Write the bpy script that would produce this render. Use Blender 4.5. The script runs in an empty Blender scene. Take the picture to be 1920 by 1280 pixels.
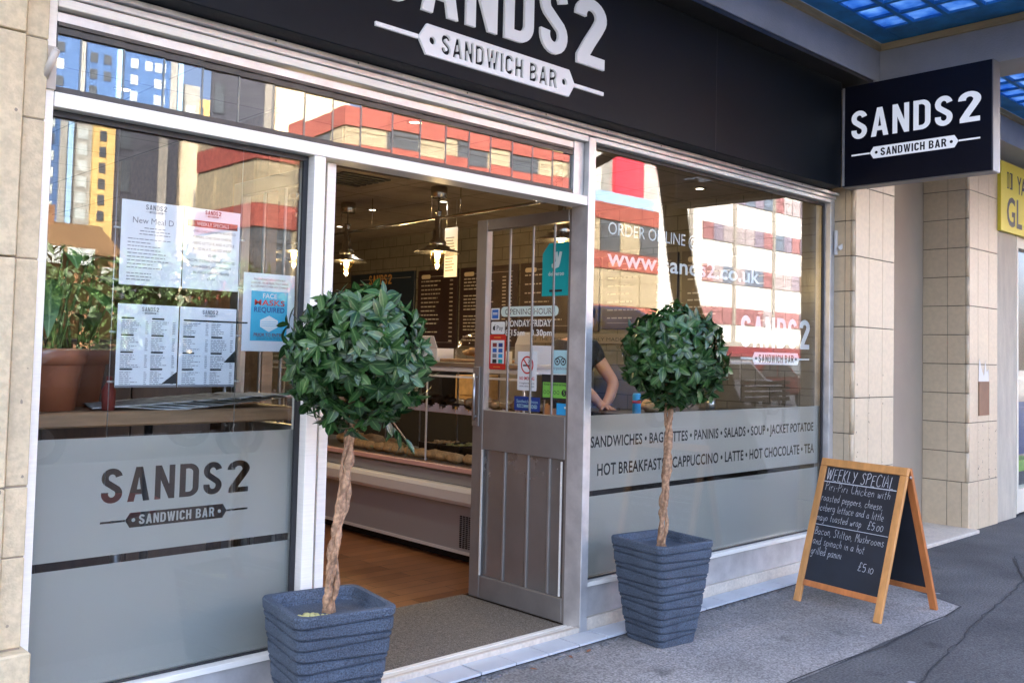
import bpy, bmesh, math, random
from mathutils import Vector, Matrix, geometry, noise
R = math.radians
PI = math.pi
rnd = random.Random(7)
S = bpy.context.scene
COL = S.collection

# ------------------------------------------------------------------ camera, sky, sun, exposure
cam = bpy.data.cameras.new('camera')
cam.sensor_width = 36.0
cam.lens = 36.0 * 1772.27 / 1920.0
cam.shift_y = -(640 - 580.97) / 1920.0
cam.clip_start = 0.05
cam.clip_end = 2000
camo = bpy.data.objects.new('camera', cam)
COL.objects.link(camo)
yw, pt, rl = R(43.5195), R(2.6090), R(1.3669)
fwd = Vector((math.sin(yw)*math.cos(pt), math.cos(yw)*math.cos(pt), math.sin(pt)))
rt0 = Vector((math.cos(yw), -math.sin(yw), 0))
up0 = rt0.cross(fwd)
rt = math.cos(rl)*rt0 + math.sin(rl)*up0
up = -math.sin(rl)*rt0 + math.cos(rl)*up0
camo.matrix_world = Matrix(((rt.x, up.x, -fwd.x, 0), (rt.y, up.y, -fwd.y, -3.2), (rt.z, up.z, -fwd.z, 1.4), (0, 0, 0, 1)))
S.camera = camo

SUN_DIR = Vector((-0.50, 0.70, 0.66)).normalized()       # towards the sun: behind the shop, over its roof
SUN_EL = math.asin(SUN_DIR.z)
SUN_AZ = math.atan2(SUN_DIR.x, SUN_DIR.y)
W = bpy.data.worlds.new('World')
S.world = W
W.use_nodes = True
nt = W.node_tree
bg = nt.nodes['Background']
sky = nt.nodes.new('ShaderNodeTexSky')
sky.sky_type = 'NISHITA'
sky.sun_disc = False
sky.sun_elevation = SUN_EL
sky.sun_rotation = SUN_AZ
sky.dust_density = 8.0
sky.air_density = 0.5
sky.ozone_density = 1.0
nt.links.new(sky.outputs[0], bg.inputs[0])
bg.inputs[1].default_value = 0.15
sl = bpy.data.lights.new('sun', 'SUN')
sl.energy = 3.4
sl.angle = R(0.5)
sl.color = (1.0, 0.955, 0.82)
so = bpy.data.objects.new('sun', sl)
COL.objects.link(so)
so.rotation_euler = (-SUN_DIR).to_track_quat('-Z', 'Y').to_euler()
S.view_settings.view_transform = 'Standard'
S.view_settings.look = 'None'
S.view_settings.gamma = 1
S.view_settings.exposure = 4.05
cy = S.cycles
cy.use_denoising = True
cy.max_bounces = 10
cy.diffuse_bounces = 5
cy.glossy_bounces = 5
cy.transmission_bounces = 8
cy.transparent_max_bounces = 24
cy.sample_clamp_indirect = 6
cy.caustics_reflective = False
cy.caustics_refractive = False

# ------------------------------------------------------------------ materials
def nmat(name):
    m = bpy.data.materials.new(name)
    m.use_nodes = True
    n = m.node_tree
    return m, n, n.nodes['Principled BSDF']

def mat(name, col, rough=0.6, metal=0.0, var=0.0, vscale=6.0, bump=0.0, bscale=60.0, emit=None, est=0.0, spec=0.5, stretch=None, col2=None, speck=None):
    m, n, b = nmat(name)
    b.inputs['Base Color'].default_value = (*col, 1)
    b.inputs['Roughness'].default_value = rough
    b.inputs['Metallic'].default_value = metal
    b.inputs['Specular IOR Level'].default_value = spec
    tc = n.nodes.new('ShaderNodeTexCoord')
    src = tc.outputs['Object']
    if stretch:
        mp = n.nodes.new('ShaderNodeMapping')
        mp.inputs['Scale'].default_value = stretch
        n.links.new(src, mp.inputs[0])
        src = mp.outputs[0]
    if var or col2:
        t = n.nodes.new('ShaderNodeTexNoise')
        t.inputs['Scale'].default_value = vscale
        t.inputs['Detail'].default_value = 6
        t.inputs['Roughness'].default_value = 0.6
        n.links.new(src, t.inputs['Vector'])
        r = n.nodes.new('ShaderNodeValToRGB')
        c2 = col2 or tuple(min(1, c*(1+var)) for c in col)
        c1 = col if col2 else tuple(c*(1-var) for c in col)
        r.color_ramp.elements[0].position = 0.32
        r.color_ramp.elements[1].position = 0.68
        r.color_ramp.elements[0].color = (*c1, 1)
        r.color_ramp.elements[1].color = (*c2, 1)
        n.links.new(t.outputs[0], r.inputs[0])
        last = r.outputs[0]
        if speck:
            t2 = n.nodes.new('ShaderNodeTexNoise')
            t2.inputs['Scale'].default_value = speck[0]
            t2.inputs['Detail'].default_value = 2
            n.links.new(tc.outputs['Object'], t2.inputs['Vector'])
            r2 = n.nodes.new('ShaderNodeValToRGB')
            r2.color_ramp.elements[0].position = 0.35
            r2.color_ramp.elements[1].position = 0.65
            a, c = speck[1], speck[2]
            r2.color_ramp.elements[0].color = (a, a, a, 1)
            r2.color_ramp.elements[1].color = (c, c, c, 1)
            n.links.new(t2.outputs[0], r2.inputs[0])
            mx = n.nodes.new('ShaderNodeMix')
            mx.data_type = 'RGBA'
            mx.blend_type = 'MULTIPLY'
            mx.inputs[0].default_value = 1
            n.links.new(last, mx.inputs[6])
            n.links.new(r2.outputs[0], mx.inputs[7])
            last = mx.outputs[2]
        n.links.new(last, b.inputs['Base Color'])
        mr = n.nodes.new('ShaderNodeMapRange')
        mr.inputs[3].default_value = max(0.02, rough-0.08)
        mr.inputs[4].default_value = min(1, rough+0.1)
        n.links.new(t.outputs[0], mr.inputs[0])
        n.links.new(mr.outputs[0], b.inputs['Roughness'])
    if bump:
        t = n.nodes.new('ShaderNodeTexNoise')
        t.inputs['Scale'].default_value = bscale
        t.inputs['Detail'].default_value = 4
        n.links.new(src, t.inputs['Vector'])
        bp = n.nodes.new('ShaderNodeBump')
        bp.inputs['Strength'].default_value = bump
        bp.inputs['Distance'].default_value = 0.01
        n.links.new(t.outputs[0], bp.inputs['Height'])
        n.links.new(bp.outputs[0], b.inputs['Normal'])
    if emit:
        b.inputs['Emission Color'].default_value = (*emit, 1)
        b.inputs['Emission Strength'].default_value = est
    return m

def glassmat(name, tint=(0.93, 0.95, 0.94), base=0.045, gain=0.9, power=4.0, wob=0.0):
    m = bpy.data.materials.new(name)
    m.use_nodes = True
    n = m.node_tree
    n.nodes.clear()
    out = n.nodes.new('ShaderNodeOutputMaterial')
    tr = n.nodes.new('ShaderNodeBsdfTransparent')
    tr.inputs[0].default_value = (*tint, 1)
    gl = n.nodes.new('ShaderNodeBsdfGlossy')
    gl.inputs['Roughness'].default_value = 0.0
    gl.inputs[0].default_value = (1, 1, 1, 1)
    lw = n.nodes.new('ShaderNodeLayerWeight')
    lw.inputs[0].default_value = 0.5
    p = n.nodes.new('ShaderNodeMath'); p.operation = 'POWER'; p.inputs[1].default_value = power
    ma = n.nodes.new('ShaderNodeMath'); ma.operation = 'MULTIPLY_ADD'
    ma.inputs[1].default_value = gain; ma.inputs[2].default_value = base
    mx = n.nodes.new('ShaderNodeMixShader')
    n.links.new(lw.outputs['Facing'], p.inputs[0])
    n.links.new(p.outputs[0], ma.inputs[0])
    n.links.new(ma.outputs[0], mx.inputs[0])
    n.links.new(tr.outputs[0], mx.inputs[1])
    n.links.new(gl.outputs[0], mx.inputs[2])
    n.links.new(mx.outputs[0], out.inputs[0])
    if wob:
        tc = n.nodes.new('ShaderNodeTexCoord')
        t = n.nodes.new('ShaderNodeTexNoise'); t.inputs['Scale'].default_value = 0.9; t.inputs['Detail'].default_value = 0
        bp = n.nodes.new('ShaderNodeBump'); bp.inputs['Strength'].default_value = wob; bp.inputs['Distance'].default_value = 0.02
        n.links.new(tc.outputs['Object'], t.inputs['Vector'])
        n.links.new(t.outputs[0], bp.inputs['Height'])
        n.links.new(bp.outputs[0], gl.inputs['Normal'])
    return m

def filmmat(name, col, trans):
    m = bpy.data.materials.new(name)
    m.use_nodes = True
    n = m.node_tree
    n.nodes.clear()
    out = n.nodes.new('ShaderNodeOutputMaterial')
    d = n.nodes.new('ShaderNodeBsdfDiffuse'); d.inputs[0].default_value = (*col, 1)
    t = n.nodes.new('ShaderNodeBsdfTranslucent'); t.inputs[0].default_value = (*col, 1)
    g = n.nodes.new('ShaderNodeBsdfGlossy'); g.inputs['Roughness'].default_value = 0.28; g.inputs[0].default_value = (.8, .82, .82, 1)
    m1 = n.nodes.new('ShaderNodeMixShader'); m1.inputs[0].default_value = trans
    m2 = n.nodes.new('ShaderNodeMixShader'); m2.inputs[0].default_value = 0.10
    n.links.new(d.outputs[0], m1.inputs[1]); n.links.new(t.outputs[0], m1.inputs[2])
    n.links.new(m1.outputs[0], m2.inputs[1]); n.links.new(g.outputs[0], m2.inputs[2])
    n.links.new(m2.outputs[0], out.inputs[0])
    return m

def tilemat(name, c1, c2, mortar, w, h, msize=0.01, rough=0.35, axis='YZ', offset=0.5, bump=0.3, squash=1.0):
    m, n, b = nmat(name)
    tc = n.nodes.new('ShaderNodeTexCoord')
    sp = n.nodes.new('ShaderNodeSeparateXYZ')
    cb = n.nodes.new('ShaderNodeCombineXYZ')
    n.links.new(tc.outputs['Object'], sp.inputs[0])
    n.links.new(sp.outputs['XYZ'.index(axis[0])], cb.inputs[0])
    n.links.new(sp.outputs['XYZ'.index(axis[1])], cb.inputs[1])
    br = n.nodes.new('ShaderNodeTexBrick')
    br.offset = offset
    br.inputs['Color1'].default_value = (*c1, 1)
    br.inputs['Color2'].default_value = (*c2, 1)
    br.inputs['Mortar'].default_value = (*mortar, 1)
    br.inputs['Scale'].default_value = 1
    br.inputs['Mortar Size'].default_value = msize
    br.inputs['Mortar Smooth'].default_value = 0.1
    br.inputs['Brick Width'].default_value = w
    br.inputs['Row Height'].default_value = h
    n.links.new(cb.outputs[0], br.inputs['Vector'])
    t = n.nodes.new('ShaderNodeTexNoise'); t.inputs['Scale'].default_value = 9; t.inputs['Detail'].default_value = 5
    n.links.new(tc.outputs['Object'], t.inputs['Vector'])
    mr = n.nodes.new('ShaderNodeMapRange'); mr.inputs[1].default_value = .3; mr.inputs[2].default_value = .7
    mr.inputs[3].default_value = 0.86; mr.inputs[4].default_value = 1.08
    n.links.new(t.outputs[0], mr.inputs[0])
    mx = n.nodes.new('ShaderNodeMix'); mx.data_type = 'RGBA'; mx.blend_type = 'MULTIPLY'; mx.inputs[0].default_value = 1
    n.links.new(br.outputs[0], mx.inputs[6]); n.links.new(mr.outputs[0], mx.inputs[7])
    n.links.new(mx.outputs[2], b.inputs['Base Color'])
    b.inputs['Roughness'].default_value = rough
    if bump:
        bp = n.nodes.new('ShaderNodeBump'); bp.inputs['Strength'].default_value = bump; bp.inputs['Distance'].default_value = 0.004; bp.invert = True
        n.links.new(br.outputs[1], bp.inputs['Height'])
        n.links.new(bp.outputs[0], b.inputs['Normal'])
    return m

def leafmat(name, dark, light, rough=0.35, rib=(0.16, 0.25, 0.09)):
    m, n, b = nmat(name)
    g = n.nodes.new('ShaderNodeNewGeometry')
    r = n.nodes.new('ShaderNodeValToRGB')
    r.color_ramp.elements[0].color = (*dark, 1)
    r.color_ramp.elements[1].color = (*light, 1)
    n.links.new(g.outputs['Random Per Island'], r.inputs[0])
    uv = n.nodes.new('ShaderNodeUVMap')
    sp = n.nodes.new('ShaderNodeSeparateXYZ')
    n.links.new(uv.outputs[0], sp.inputs[0])
    a = n.nodes.new('ShaderNodeMath'); a.operation = 'SUBTRACT'; a.inputs[1].default_value = 0.5
    ab = n.nodes.new('ShaderNodeMath'); ab.operation = 'ABSOLUTE'
    mr = n.nodes.new('ShaderNodeMapRange'); mr.inputs[1].default_value = 0.02; mr.inputs[2].default_value = 0.09
    mr.inputs[3].default_value = 0.75; mr.inputs[4].default_value = 0.0
    n.links.new(sp.outputs[0], a.inputs[0]); n.links.new(a.outputs[0], ab.inputs[0]); n.links.new(ab.outputs[0], mr.inputs[0])
    mx = n.nodes.new('ShaderNodeMix'); mx.data_type = 'RGBA'
    n.links.new(mr.outputs[0], mx.inputs[0]); n.links.new(r.outputs[0], mx.inputs[6]); mx.inputs[7].default_value = (*rib, 1)
    n.links.new(mx.outputs[2], b.inputs['Base Color'])
    b.inputs['Roughness'].default_value = rough
    b.inputs['Specular IOR Level'].default_value = 0.6
    return m

M = {}
M['alu'] = mat('aluminium', (0.90, 0.87, 0.775), 0.34, 0.05, var=0.05, vscale=3, stretch=(2, 2, 40), bump=0.05, bscale=30)
M['alu_dull'] = mat('dull_aluminium', (0.64, 0.625, 0.60), 0.42, 0.55, var=0.18, vscale=7, bump=0.06)  # greyer, more metallic version of the frame aluminium
M['alu_door'] = mat('door_aluminium', (0.30, 0.28, 0.255), 0.38, 0.5, var=0.1, vscale=6, bump=0.05)
M['gasket'] = mat('black_gasket', (0.02, 0.02, 0.022), 0.5)
M['darkmetal'] = mat('dark_clip_metal', (0.06, 0.055, 0.05), 0.4, 0.5, var=.3, vscale=12)
M['glass'] = glassmat('window_glass', base=0.044, gain=0.6, wob=0.003)
M['glass_louvre'] = glassmat('louvre_glass', tint=(.80, .82, .81), base=0.085, gain=1.0, wob=0.0)
M['glass_edge'] = mat('glass_edge', (0.16, 0.18, 0.165), 0.2)
M['glass_case'] = glassmat('case_glass', tint=(.97, .97, .97), base=0.03, gain=0.6)
M['film'] = filmmat('frosted_film', (0.48, 0.47, 0.43), 0.22)
M['fascia'] = mat('fascia_black', (0.0045, 0.0065, 0.0095), 0.55, var=.15, vscale=2, bump=0.02, spec=.18)
M['sign_navy'] = mat('sign_navy', (0.003, 0.004, 0.012), 0.42, spec=.3)
M['sign_edge'] = mat('sign_edge', (0.20, 0.20, 0.205), .4, .4, var=.1)
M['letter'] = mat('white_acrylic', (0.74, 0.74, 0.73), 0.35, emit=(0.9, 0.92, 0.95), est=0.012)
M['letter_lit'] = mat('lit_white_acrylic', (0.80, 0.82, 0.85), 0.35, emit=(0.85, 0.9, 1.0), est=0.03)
M['vinyl_white'] = mat('white_vinyl', (0.80, 0.82, 0.81), 0.5)
M['black_ink'] = mat('black_ink', (0.02, 0.02, 0.022), 0.5)
M['grey_ink'] = mat('grey_ink', (0.22, 0.22, 0.24), 0.6)
M['paper'] = mat('paper_white', (0.82, 0.83, 0.86), 0.6)
M['maroon'] = mat('maroon_ink', (0.25, 0.04, 0.03), 0.6)
M['stone'] = mat('pier_stone', (0.65, 0.535, 0.34), 0.75, var=0.05, vscale=3, bump=0.25, bscale=120, speck=(45, 0.86, 1.05))
M['stone_joint'] = mat('stone_joint', (0.32, 0.26, 0.19), 0.9)
M['tile_beige'] = mat('beige_faience', (0.66, 0.535, 0.36), 0.42, var=0.05, vscale=2.5, bump=0.06, bscale=25, speck=(30, .95, 1.03))
M['grout'] = mat('dark_grout', (0.13, 0.105, 0.08), 0.9)
M['render_grey'] = mat('grey_render', (0.42, 0.345, 0.255), 0.8, var=0.06, vscale=2, bump=0.1)
M['concrete_old'] = mat('worn_concrete', (0.52, 0.475, 0.375), 0.85, var=0.12, vscale=4, bump=0.3, bscale=40, stretch=(3, 3, 0.8))
M['yellow'] = mat('yellow_sign', (0.88, 0.74, 0.06), 0.5)
M['canopy'] = mat('canopy_render', (0.42, 0.42, 0.42), 0.85, var=0.10, vscale=3, bump=0.4, bscale=90)
M['wood_trim'] = mat('canopy_trim', (0.50, 0.38, 0.20), 0.7, var=0.2, vscale=4, stretch=(1, 1, 8))
M['wood_sign'] = mat('pine_frame', (0.58, 0.28, 0.09), 0.45, var=0.18, vscale=4, stretch=(6, 6, .8), bump=0.05)
M['wood_red'] = mat('orange_pine', (0.50, 0.175, 0.05), 0.45, var=0.18, vscale=4, stretch=(6, 6, .8), bump=.05)
M['chalkboard'] = mat('chalkboard', (0.013, 0.017, 0.026), 0.55, var=.25, vscale=5)
M['chalk'] = mat('chalk', (0.60, 0.63, 0.68), 0.9)
M['planter'] = mat('planter_resin', (0.054, 0.074, 0.104), 0.75, var=0.18, vscale=7, bump=0.6, bscale=160, speck=(190, 0.6, 1.55))
M['bark'] = mat('bark', (0.27, 0.145, 0.08), 0.85, vscale=26, bump=0.9, bscale=60, stretch=(1, 1, .30), col2=(0.52, 0.32, 0.185), speck=(70, .6, 1.25))
M['moss'] = mat('moss_chips', (0.50, 0.47, 0.20), 0.9, var=.3, vscale=40)
M['leaf'] = leafmat('topiary_leaf', (0.006, 0.036, 0.008), (0.040, 0.112, 0.022), 0.36)
M['leaf_house'] = leafmat('houseplant_leaf', (0.020, 0.075, 0.018), (0.09, 0.19, 0.04), 0.4, rib=(.25, .36, .16))
M['leaf_tree'] = leafmat('tree_leaf', (0.018, 0.05, 0.012), (0.06, 0.11, 0.03), 0.5)
M['terracotta'] = mat('terracotta', (0.36, 0.12, 0.055), 0.6, var=.12, vscale=5)
M['soil'] = mat('soil', (0.035, 0.022, 0.014), 0.95, bump=.6, bscale=60)
M['step_tile'] = mat('step_tile', (0.56, 0.60, 0.635), 0.35, var=.06, vscale=6)
M['threshold'] = mat('worn_threshold', (0.66, 0.585, 0.48), 0.5, var=.1, vscale=12, speck=(60, .9, 1.05))
M['mat_fibre'] = mat('coir_mat', (0.20, 0.17, 0.13), 0.95, var=.2, vscale=50, bump=.7, bscale=150, speck=(160, .45, 1.3))
M['steel'] = mat('steel', (0.55, 0.55, 0.55), 0.3, 0.9)
M['chrome'] = mat('pewter', (0.50, 0.48, 0.44), 0.22, 1.0)
M['counter_white'] = mat('counter_cream', (0.74, 0.72, 0.68), 0.4)
M['counter_grey'] = mat('counter_grey', (0.40, 0.40, 0.40), 0.45, .2)
M['dark'] = mat('dark_recess', (0.012, 0.011, 0.011), 0.8)
M['brown_wood'] = mat('shelf_wood', (0.33, 0.19, 0.10), 0.45, var=.25, vscale=3, stretch=(.8, 9, 9))
M['dark_wood'] = mat('dark_wood', (0.055, 0.032, 0.02), .5, var=.3, vscale=4, stretch=(6, 6, .8))
M['menu'] = mat('menu_maroon', (0.030, 0.016, 0.018), 0.35)
M['menu_blue'] = mat('menu_blue', (0.010, 0.022, 0.045), 0.35)
M['menu_txt'] = mat('menu_lettering', (0.50, 0.46, 0.42), 0.6)
M['menu_pill'] = mat('menu_label', (0.55, 0.46, 0.34), 0.6)
M['orange_txt'] = mat('menu_orange', (0.55, 0.30, 0.10), 0.6)
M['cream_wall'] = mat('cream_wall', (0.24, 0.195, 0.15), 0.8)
M['ceil'] = None
M['bulb'] = mat('bulb', (1, .8, .5), .3, emit=(1, .72, .36), est=2.2)
M['spot'] = mat('spot_glow', (1, .9, .75), .3, emit=(1, .88, .68), est=.9)
M['amber_glass'] = glassmat('amber_glass', tint=(.95, .86, .66), base=.06, gain=.5)
M['bread'] = mat('bread', (0.55, 0.36, 0.17), .8, var=.4, vscale=25, bump=.4, bscale=50)
M['filling'] = mat('salad_filling', (0.42, 0.30, 0.12), .7, col2=(0.22, 0.30, 0.07), vscale=40, bump=.5, bscale=70)
M['tomato'] = mat('tomato', (0.38, 0.05, 0.03), .4, var=.4, vscale=30)
M['tray_black'] = mat('black_tray', (0.012, 0.012, 0.014), .35)
M['doily'] = mat('lace_paper', (0.62, 0.55, 0.60), .8)
M['pinkedge'] = mat('pink_edge', (0.75, 0.45, 0.40), .4)
M['cardboard'] = mat('white_card', (0.72, 0.69, 0.64), .6)
M['pastry'] = mat('pastry', (0.45, 0.27, 0.11), .6, var=.3, vscale=14)
M['skin'] = mat('skin', (0.50, 0.28, 0.19), .5, var=.06, vscale=10)
M['tshirt'] = mat('dark_tshirt', (0.025, 0.025, 0.030), .9, bump=.2, bscale=30)
M['trouser'] = mat('dark_trousers', (0.02, 0.02, 0.03), .9)
M['hair'] = mat('dark_hair', (0.03, 0.02, 0.015), .6)
M['teal'] = mat('teal_card', (0.0, 0.34, 0.34), .5)
M['teal_pale'] = mat('pale_teal', (0.42, 0.66, 0.68), .5)
M['mint'] = mat('mint_white', (0.60, 0.72, 0.68), .5)
M['blue_card'] = mat('blue_card', (0.03, 0.14, 0.48), .5)
M['navy_card'] = mat('navy_card', (0.015, 0.045, 0.22), .5)
M['sky_card'] = mat('sky_blue_card', (0.03, 0.36, 0.70), .5)
M['mask_blue'] = mat('mask_poster_blue', (0.06, 0.46, 0.66), .5)
M['red_card'] = mat('red_card', (0.60, 0.03, 0.02), .5)
M['green_card'] = mat('green_card', (0.20, 0.52, 0.08), .5)
M['brown_leaf'] = mat('dry_leaf', (0.32, 0.12, 0.05), .7, var=.3, vscale=60)
M['litter'] = mat('pale_grit', (0.6, 0.6, 0.58), .8)
M['white_plastic'] = mat('white_plastic', (0.72, 0.70, 0.66), .45)
M['offwhite_tube'] = mat('beige_plastic', (0.55, 0.50, 0.42), .5)

# ------------------------------------------------------------------ mesh helpers
class MB:
    def __init__(self):
        self.bm = bmesh.new()
    def box(self, x0, x1, y0, y1, z0, z1):
        v = [self.bm.verts.new(p) for p in ((x0,y0,z0),(x1,y0,z0),(x1,y1,z0),(x0,y1,z0),(x0,y0,z1),(x1,y0,z1),(x1,y1,z1),(x0,y1,z1))]
        for f in ((0,3,2,1),(4,5,6,7),(0,1,5,4),(1,2,6,5),(2,3,7,6),(3,0,4,7)):
            self.bm.faces.new([v[i] for i in f])
        return self
    def bar(self, p0, p1, w, h, up=(0,0,1)):          # rectangular bar along p0-p1; h measured along 'up'
        p0, p1 = Vector(p0), Vector(p1)
        d = (p1-p0).normalized(); u = Vector(up); s = d.cross(u).normalized(); u = s.cross(d).normalized()
        v = []
        for p in (p0, p1):
            for a, b in ((-1,-1),(1,-1),(1,1),(-1,1)):
                v.append(self.bm.verts.new(p + s*(a*w/2) + u*(b*h/2)))
        for f in ((0,1,2,3),(7,6,5,4),(0,4,5,1),(1,5,6,2),(2,6,7,3),(3,7,4,0)):
            self.bm.faces.new([v[i] for i in f])
        return self
    def tube(self, pts, radii, n=8, caps=True):
        pts = [Vector(p) for p in pts]
        if not hasattr(radii, '__len__'): radii = [radii]*len(pts)
        rings = []
        ref = Vector((0.31, 0.95, 0.05))
        for i, p in enumerate(pts):
            d = (pts[min(i+1, len(pts)-1)] - pts[max(i-1, 0)]).normalized()
            a = d.cross(ref)
            if a.length < .05: a = d.cross(Vector((1, 0, 0)))
            a.normalize(); b = d.cross(a).normalized()
            rings.append([self.bm.verts.new(p + (a*math.cos(2*PI*k/n) + b*math.sin(2*PI*k/n))*radii[i]) for k in range(n)])
        for i in range(len(rings)-1):
            for k in range(n):
                f = self.bm.faces.new((rings[i][k], rings[i+1][k], rings[i+1][(k+1)%n], rings[i][(k+1)%n])); f.smooth = True
        if caps:
            self.bm.faces.new(rings[0]); self.bm.faces.new(rings[-1][::-1])
        return self
    def lathe(self, c, prof, n=20, smooth=True):        # prof: (radius, z)
        c = Vector(c); rings = []
        for r, z in prof:
            rings.append([self.bm.verts.new(c + Vector((r*math.cos(2*PI*k/n), r*math.sin(2*PI*k/n), z))) for k in range(n)])
        for i in range(len(rings)-1):
            for k in range(n):
                f = self.bm.faces.new((rings[i][k], rings[i][(k+1)%n], rings[i+1][(k+1)%n], rings[i+1][k])); f.smooth = smooth
        self.bm.faces.new(rings[0][::-1]); self.bm.faces.new(rings[-1])
        return self
    def blob(self, c, r, seg=10, rough=0.0, seed=0):
        c = Vector(c); r = Vector(r)
        g = bmesh.ops.create_uvsphere(self.bm, u_segments=seg, v_segments=max(5, seg*2//3), radius=1)
        for v in g['verts']:
            k = 1 + (rough*noise.noise(v.co*2.3 + Vector((seed*3.1, seed, 0))) if rough else 0)
            v.co = Vector((v.co.x*r.x*k, v.co.y*r.y*k, v.co.z*r.z*k)) + c
        for v in g['verts']:
            for f in v.link_faces: f.smooth = True
        return self
    def prism(self, poly, o, u, v, n, t):               # polygon (2D) in plane o,u,v extruded by t along n
        o, u, v, n = map(Vector, (o, u, v, n))
        a = [self.bm.verts.new(o + u*p[0] + v*p[1]) for p in poly]
        b = [self.bm.verts.new(o + u*p[0] + v*p[1] + n*t) for p in poly]
        self.bm.faces.new(a[::-1]); self.bm.faces.new(b)
        for i in range(len(poly)):
            j = (i+1) % len(poly)
            self.bm.faces.new((a[i], a[j], b[j], b[i]))
        return self
    def quad(self, pts):
        self.bm.faces.new([self.bm.verts.new(p) for p in pts]); return self
    def loops(self, loops, o, u, v, n=None, t=0.0):     # 2D loops (even-odd holes) -> flat sheet, optionally raised by t with sides
        o, u, v = Vector(o), Vector(u), Vector(v)
        n = Vector(n) if n is not None else u.cross(v)
        flat = [p for l in loops for p in l]
        start = []; k = 0
        for l in loops: start.append(k); k += len(l)
        def inside(p, l):
            c = False
            for i in range(len(l)):
                (x1, y1), (x2, y2) = l[i], l[i-1]
                if (y1 > p[1]) != (y2 > p[1]) and p[0] < (x2-x1)*(p[1]-y1)/(y2-y1)+x1: c = not c
            return c
        bb = [(min(p[0] for p in l), max(p[0] for p in l), min(p[1] for p in l), max(p[1] for p in l)) for l in loops]
        par = []
        for i, l in enumerate(loops):
            p = l[0]
            par.append([j for j, m in enumerate(loops) if j != i and bb[j][0] <= p[0] <= bb[j][1] and bb[j][2] <= p[1] <= bb[j][3] and inside(p, m)])
        tris = []
        for i, l in enumerate(loops):
            if len(par[i]) % 2: continue
            grp = [i] + [j for j in range(len(loops)) if len(par[j]) == len(par[i])+1 and i in par[j]]
            idx = [start[j]+q for j in grp for q in range(len(loops[j]))]
            for tri in geometry.tessellate_polygon([[Vector((p[0], p[1], 0)) for p in loops[j]] for j in grp]):
                tris.append(tuple(idx[q] for q in tri))
        top = [self.bm.verts.new(o + u*p[0] + v*p[1] + n*t) for p in flat]
        for a, b, c in tris:
            try: self.bm.faces.new((top[a], top[b], top[c]))
            except ValueError: pass
        if t:
            bot = [self.bm.verts.new(o + u*p[0] + v*p[1]) for p in flat]
            k = 0
            for l in loops:
                m = len(l)
                for i in range(m):
                    j = (i+1) % m
                    self.bm.faces.new((bot[k+i], bot[k+j], top[k+j], top[k+i]))
                k += m
        return self
    def build(self, name, m, parent=None, bevel=0.0, smooth=None, recalc=True, split=False):
        if split:
            seen = set(); out = None; self.bm.verts.index_update()
            for v0 in list(self.bm.verts):
                if v0 in seen: continue
                st = [v0]; seen.add(v0); isl = []
                while st:
                    v = st.pop(); isl.append(v)
                    for e in v.link_edges:
                        w = e.other_vert(v)
                        if w not in seen: seen.add(w); st.append(w)
                c = MB(); mp = {v: c.bm.verts.new(v.co) for v in isl}
                for f in {f for v in isl for f in v.link_faces}:
                    nf = c.bm.faces.new([mp[v] for v in f.verts]); nf.smooth = f.smooth
                out = c.build(name, m, parent, bevel, smooth, recalc)
            self.bm.free(); return out
        if recalc: bmesh.ops.recalc_face_normals(self.bm, faces=self.bm.faces)
        if bevel:
            es = [e for e in self.bm.edges if len(e.link_faces) == 2 and e.calc_face_angle(0) > 0.6]
            bmesh.ops.bevel(self.bm, geom=es, offset=bevel, segments=1, affect='EDGES', clamp_overlap=True)
        me = bpy.data.meshes.new(name)
        self.bm.to_mesh(me); self.bm.free()
        me.materials.append(m)
        o = bpy.data.objects.new(name, me)
        COL.objects.link(o)
        if smooth:
            for p in me.polygons: p.use_smooth = True
        if parent: attach(o, parent)
        return o

def wm(o):
    m = o.matrix_parent_inverse @ o.matrix_basis if o.parent else o.matrix_basis.copy()
    return (wm(o.parent) @ m) if o.parent else m
def attach(o, parent):
    o.parent = parent
    o.matrix_parent_inverse = wm(parent).inverted()
def thing(name, label, cat, loc=(0, 0, 0), group=None):
    o = bpy.data.objects.new(name, None)
    o.empty_display_size = .1
    COL.objects.link(o); o.location = loc
    o.matrix_basis = Matrix.Translation(loc)
    tag(o, label, cat, group); return o
def tag(o, label, cat, group=None):
    o['label'] = label; o['category'] = cat
    if group: o['group'] = group
    return o
def struct(o):
    o['kind'] = 'structure'; return o
def copy_tree(o, parent=None):
    c = o.copy(); COL.objects.link(c)
    if parent: c.parent = parent
    for ch in [k for k in o.children]: copy_tree(ch, c)
    return c
def place(root, loc, rz=0.0, label=None):
    root.matrix_basis = Matrix.Translation(loc) @ Matrix.Rotation(rz, 4, 'Z')
    if label: root['label'] = label
    return root

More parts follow.
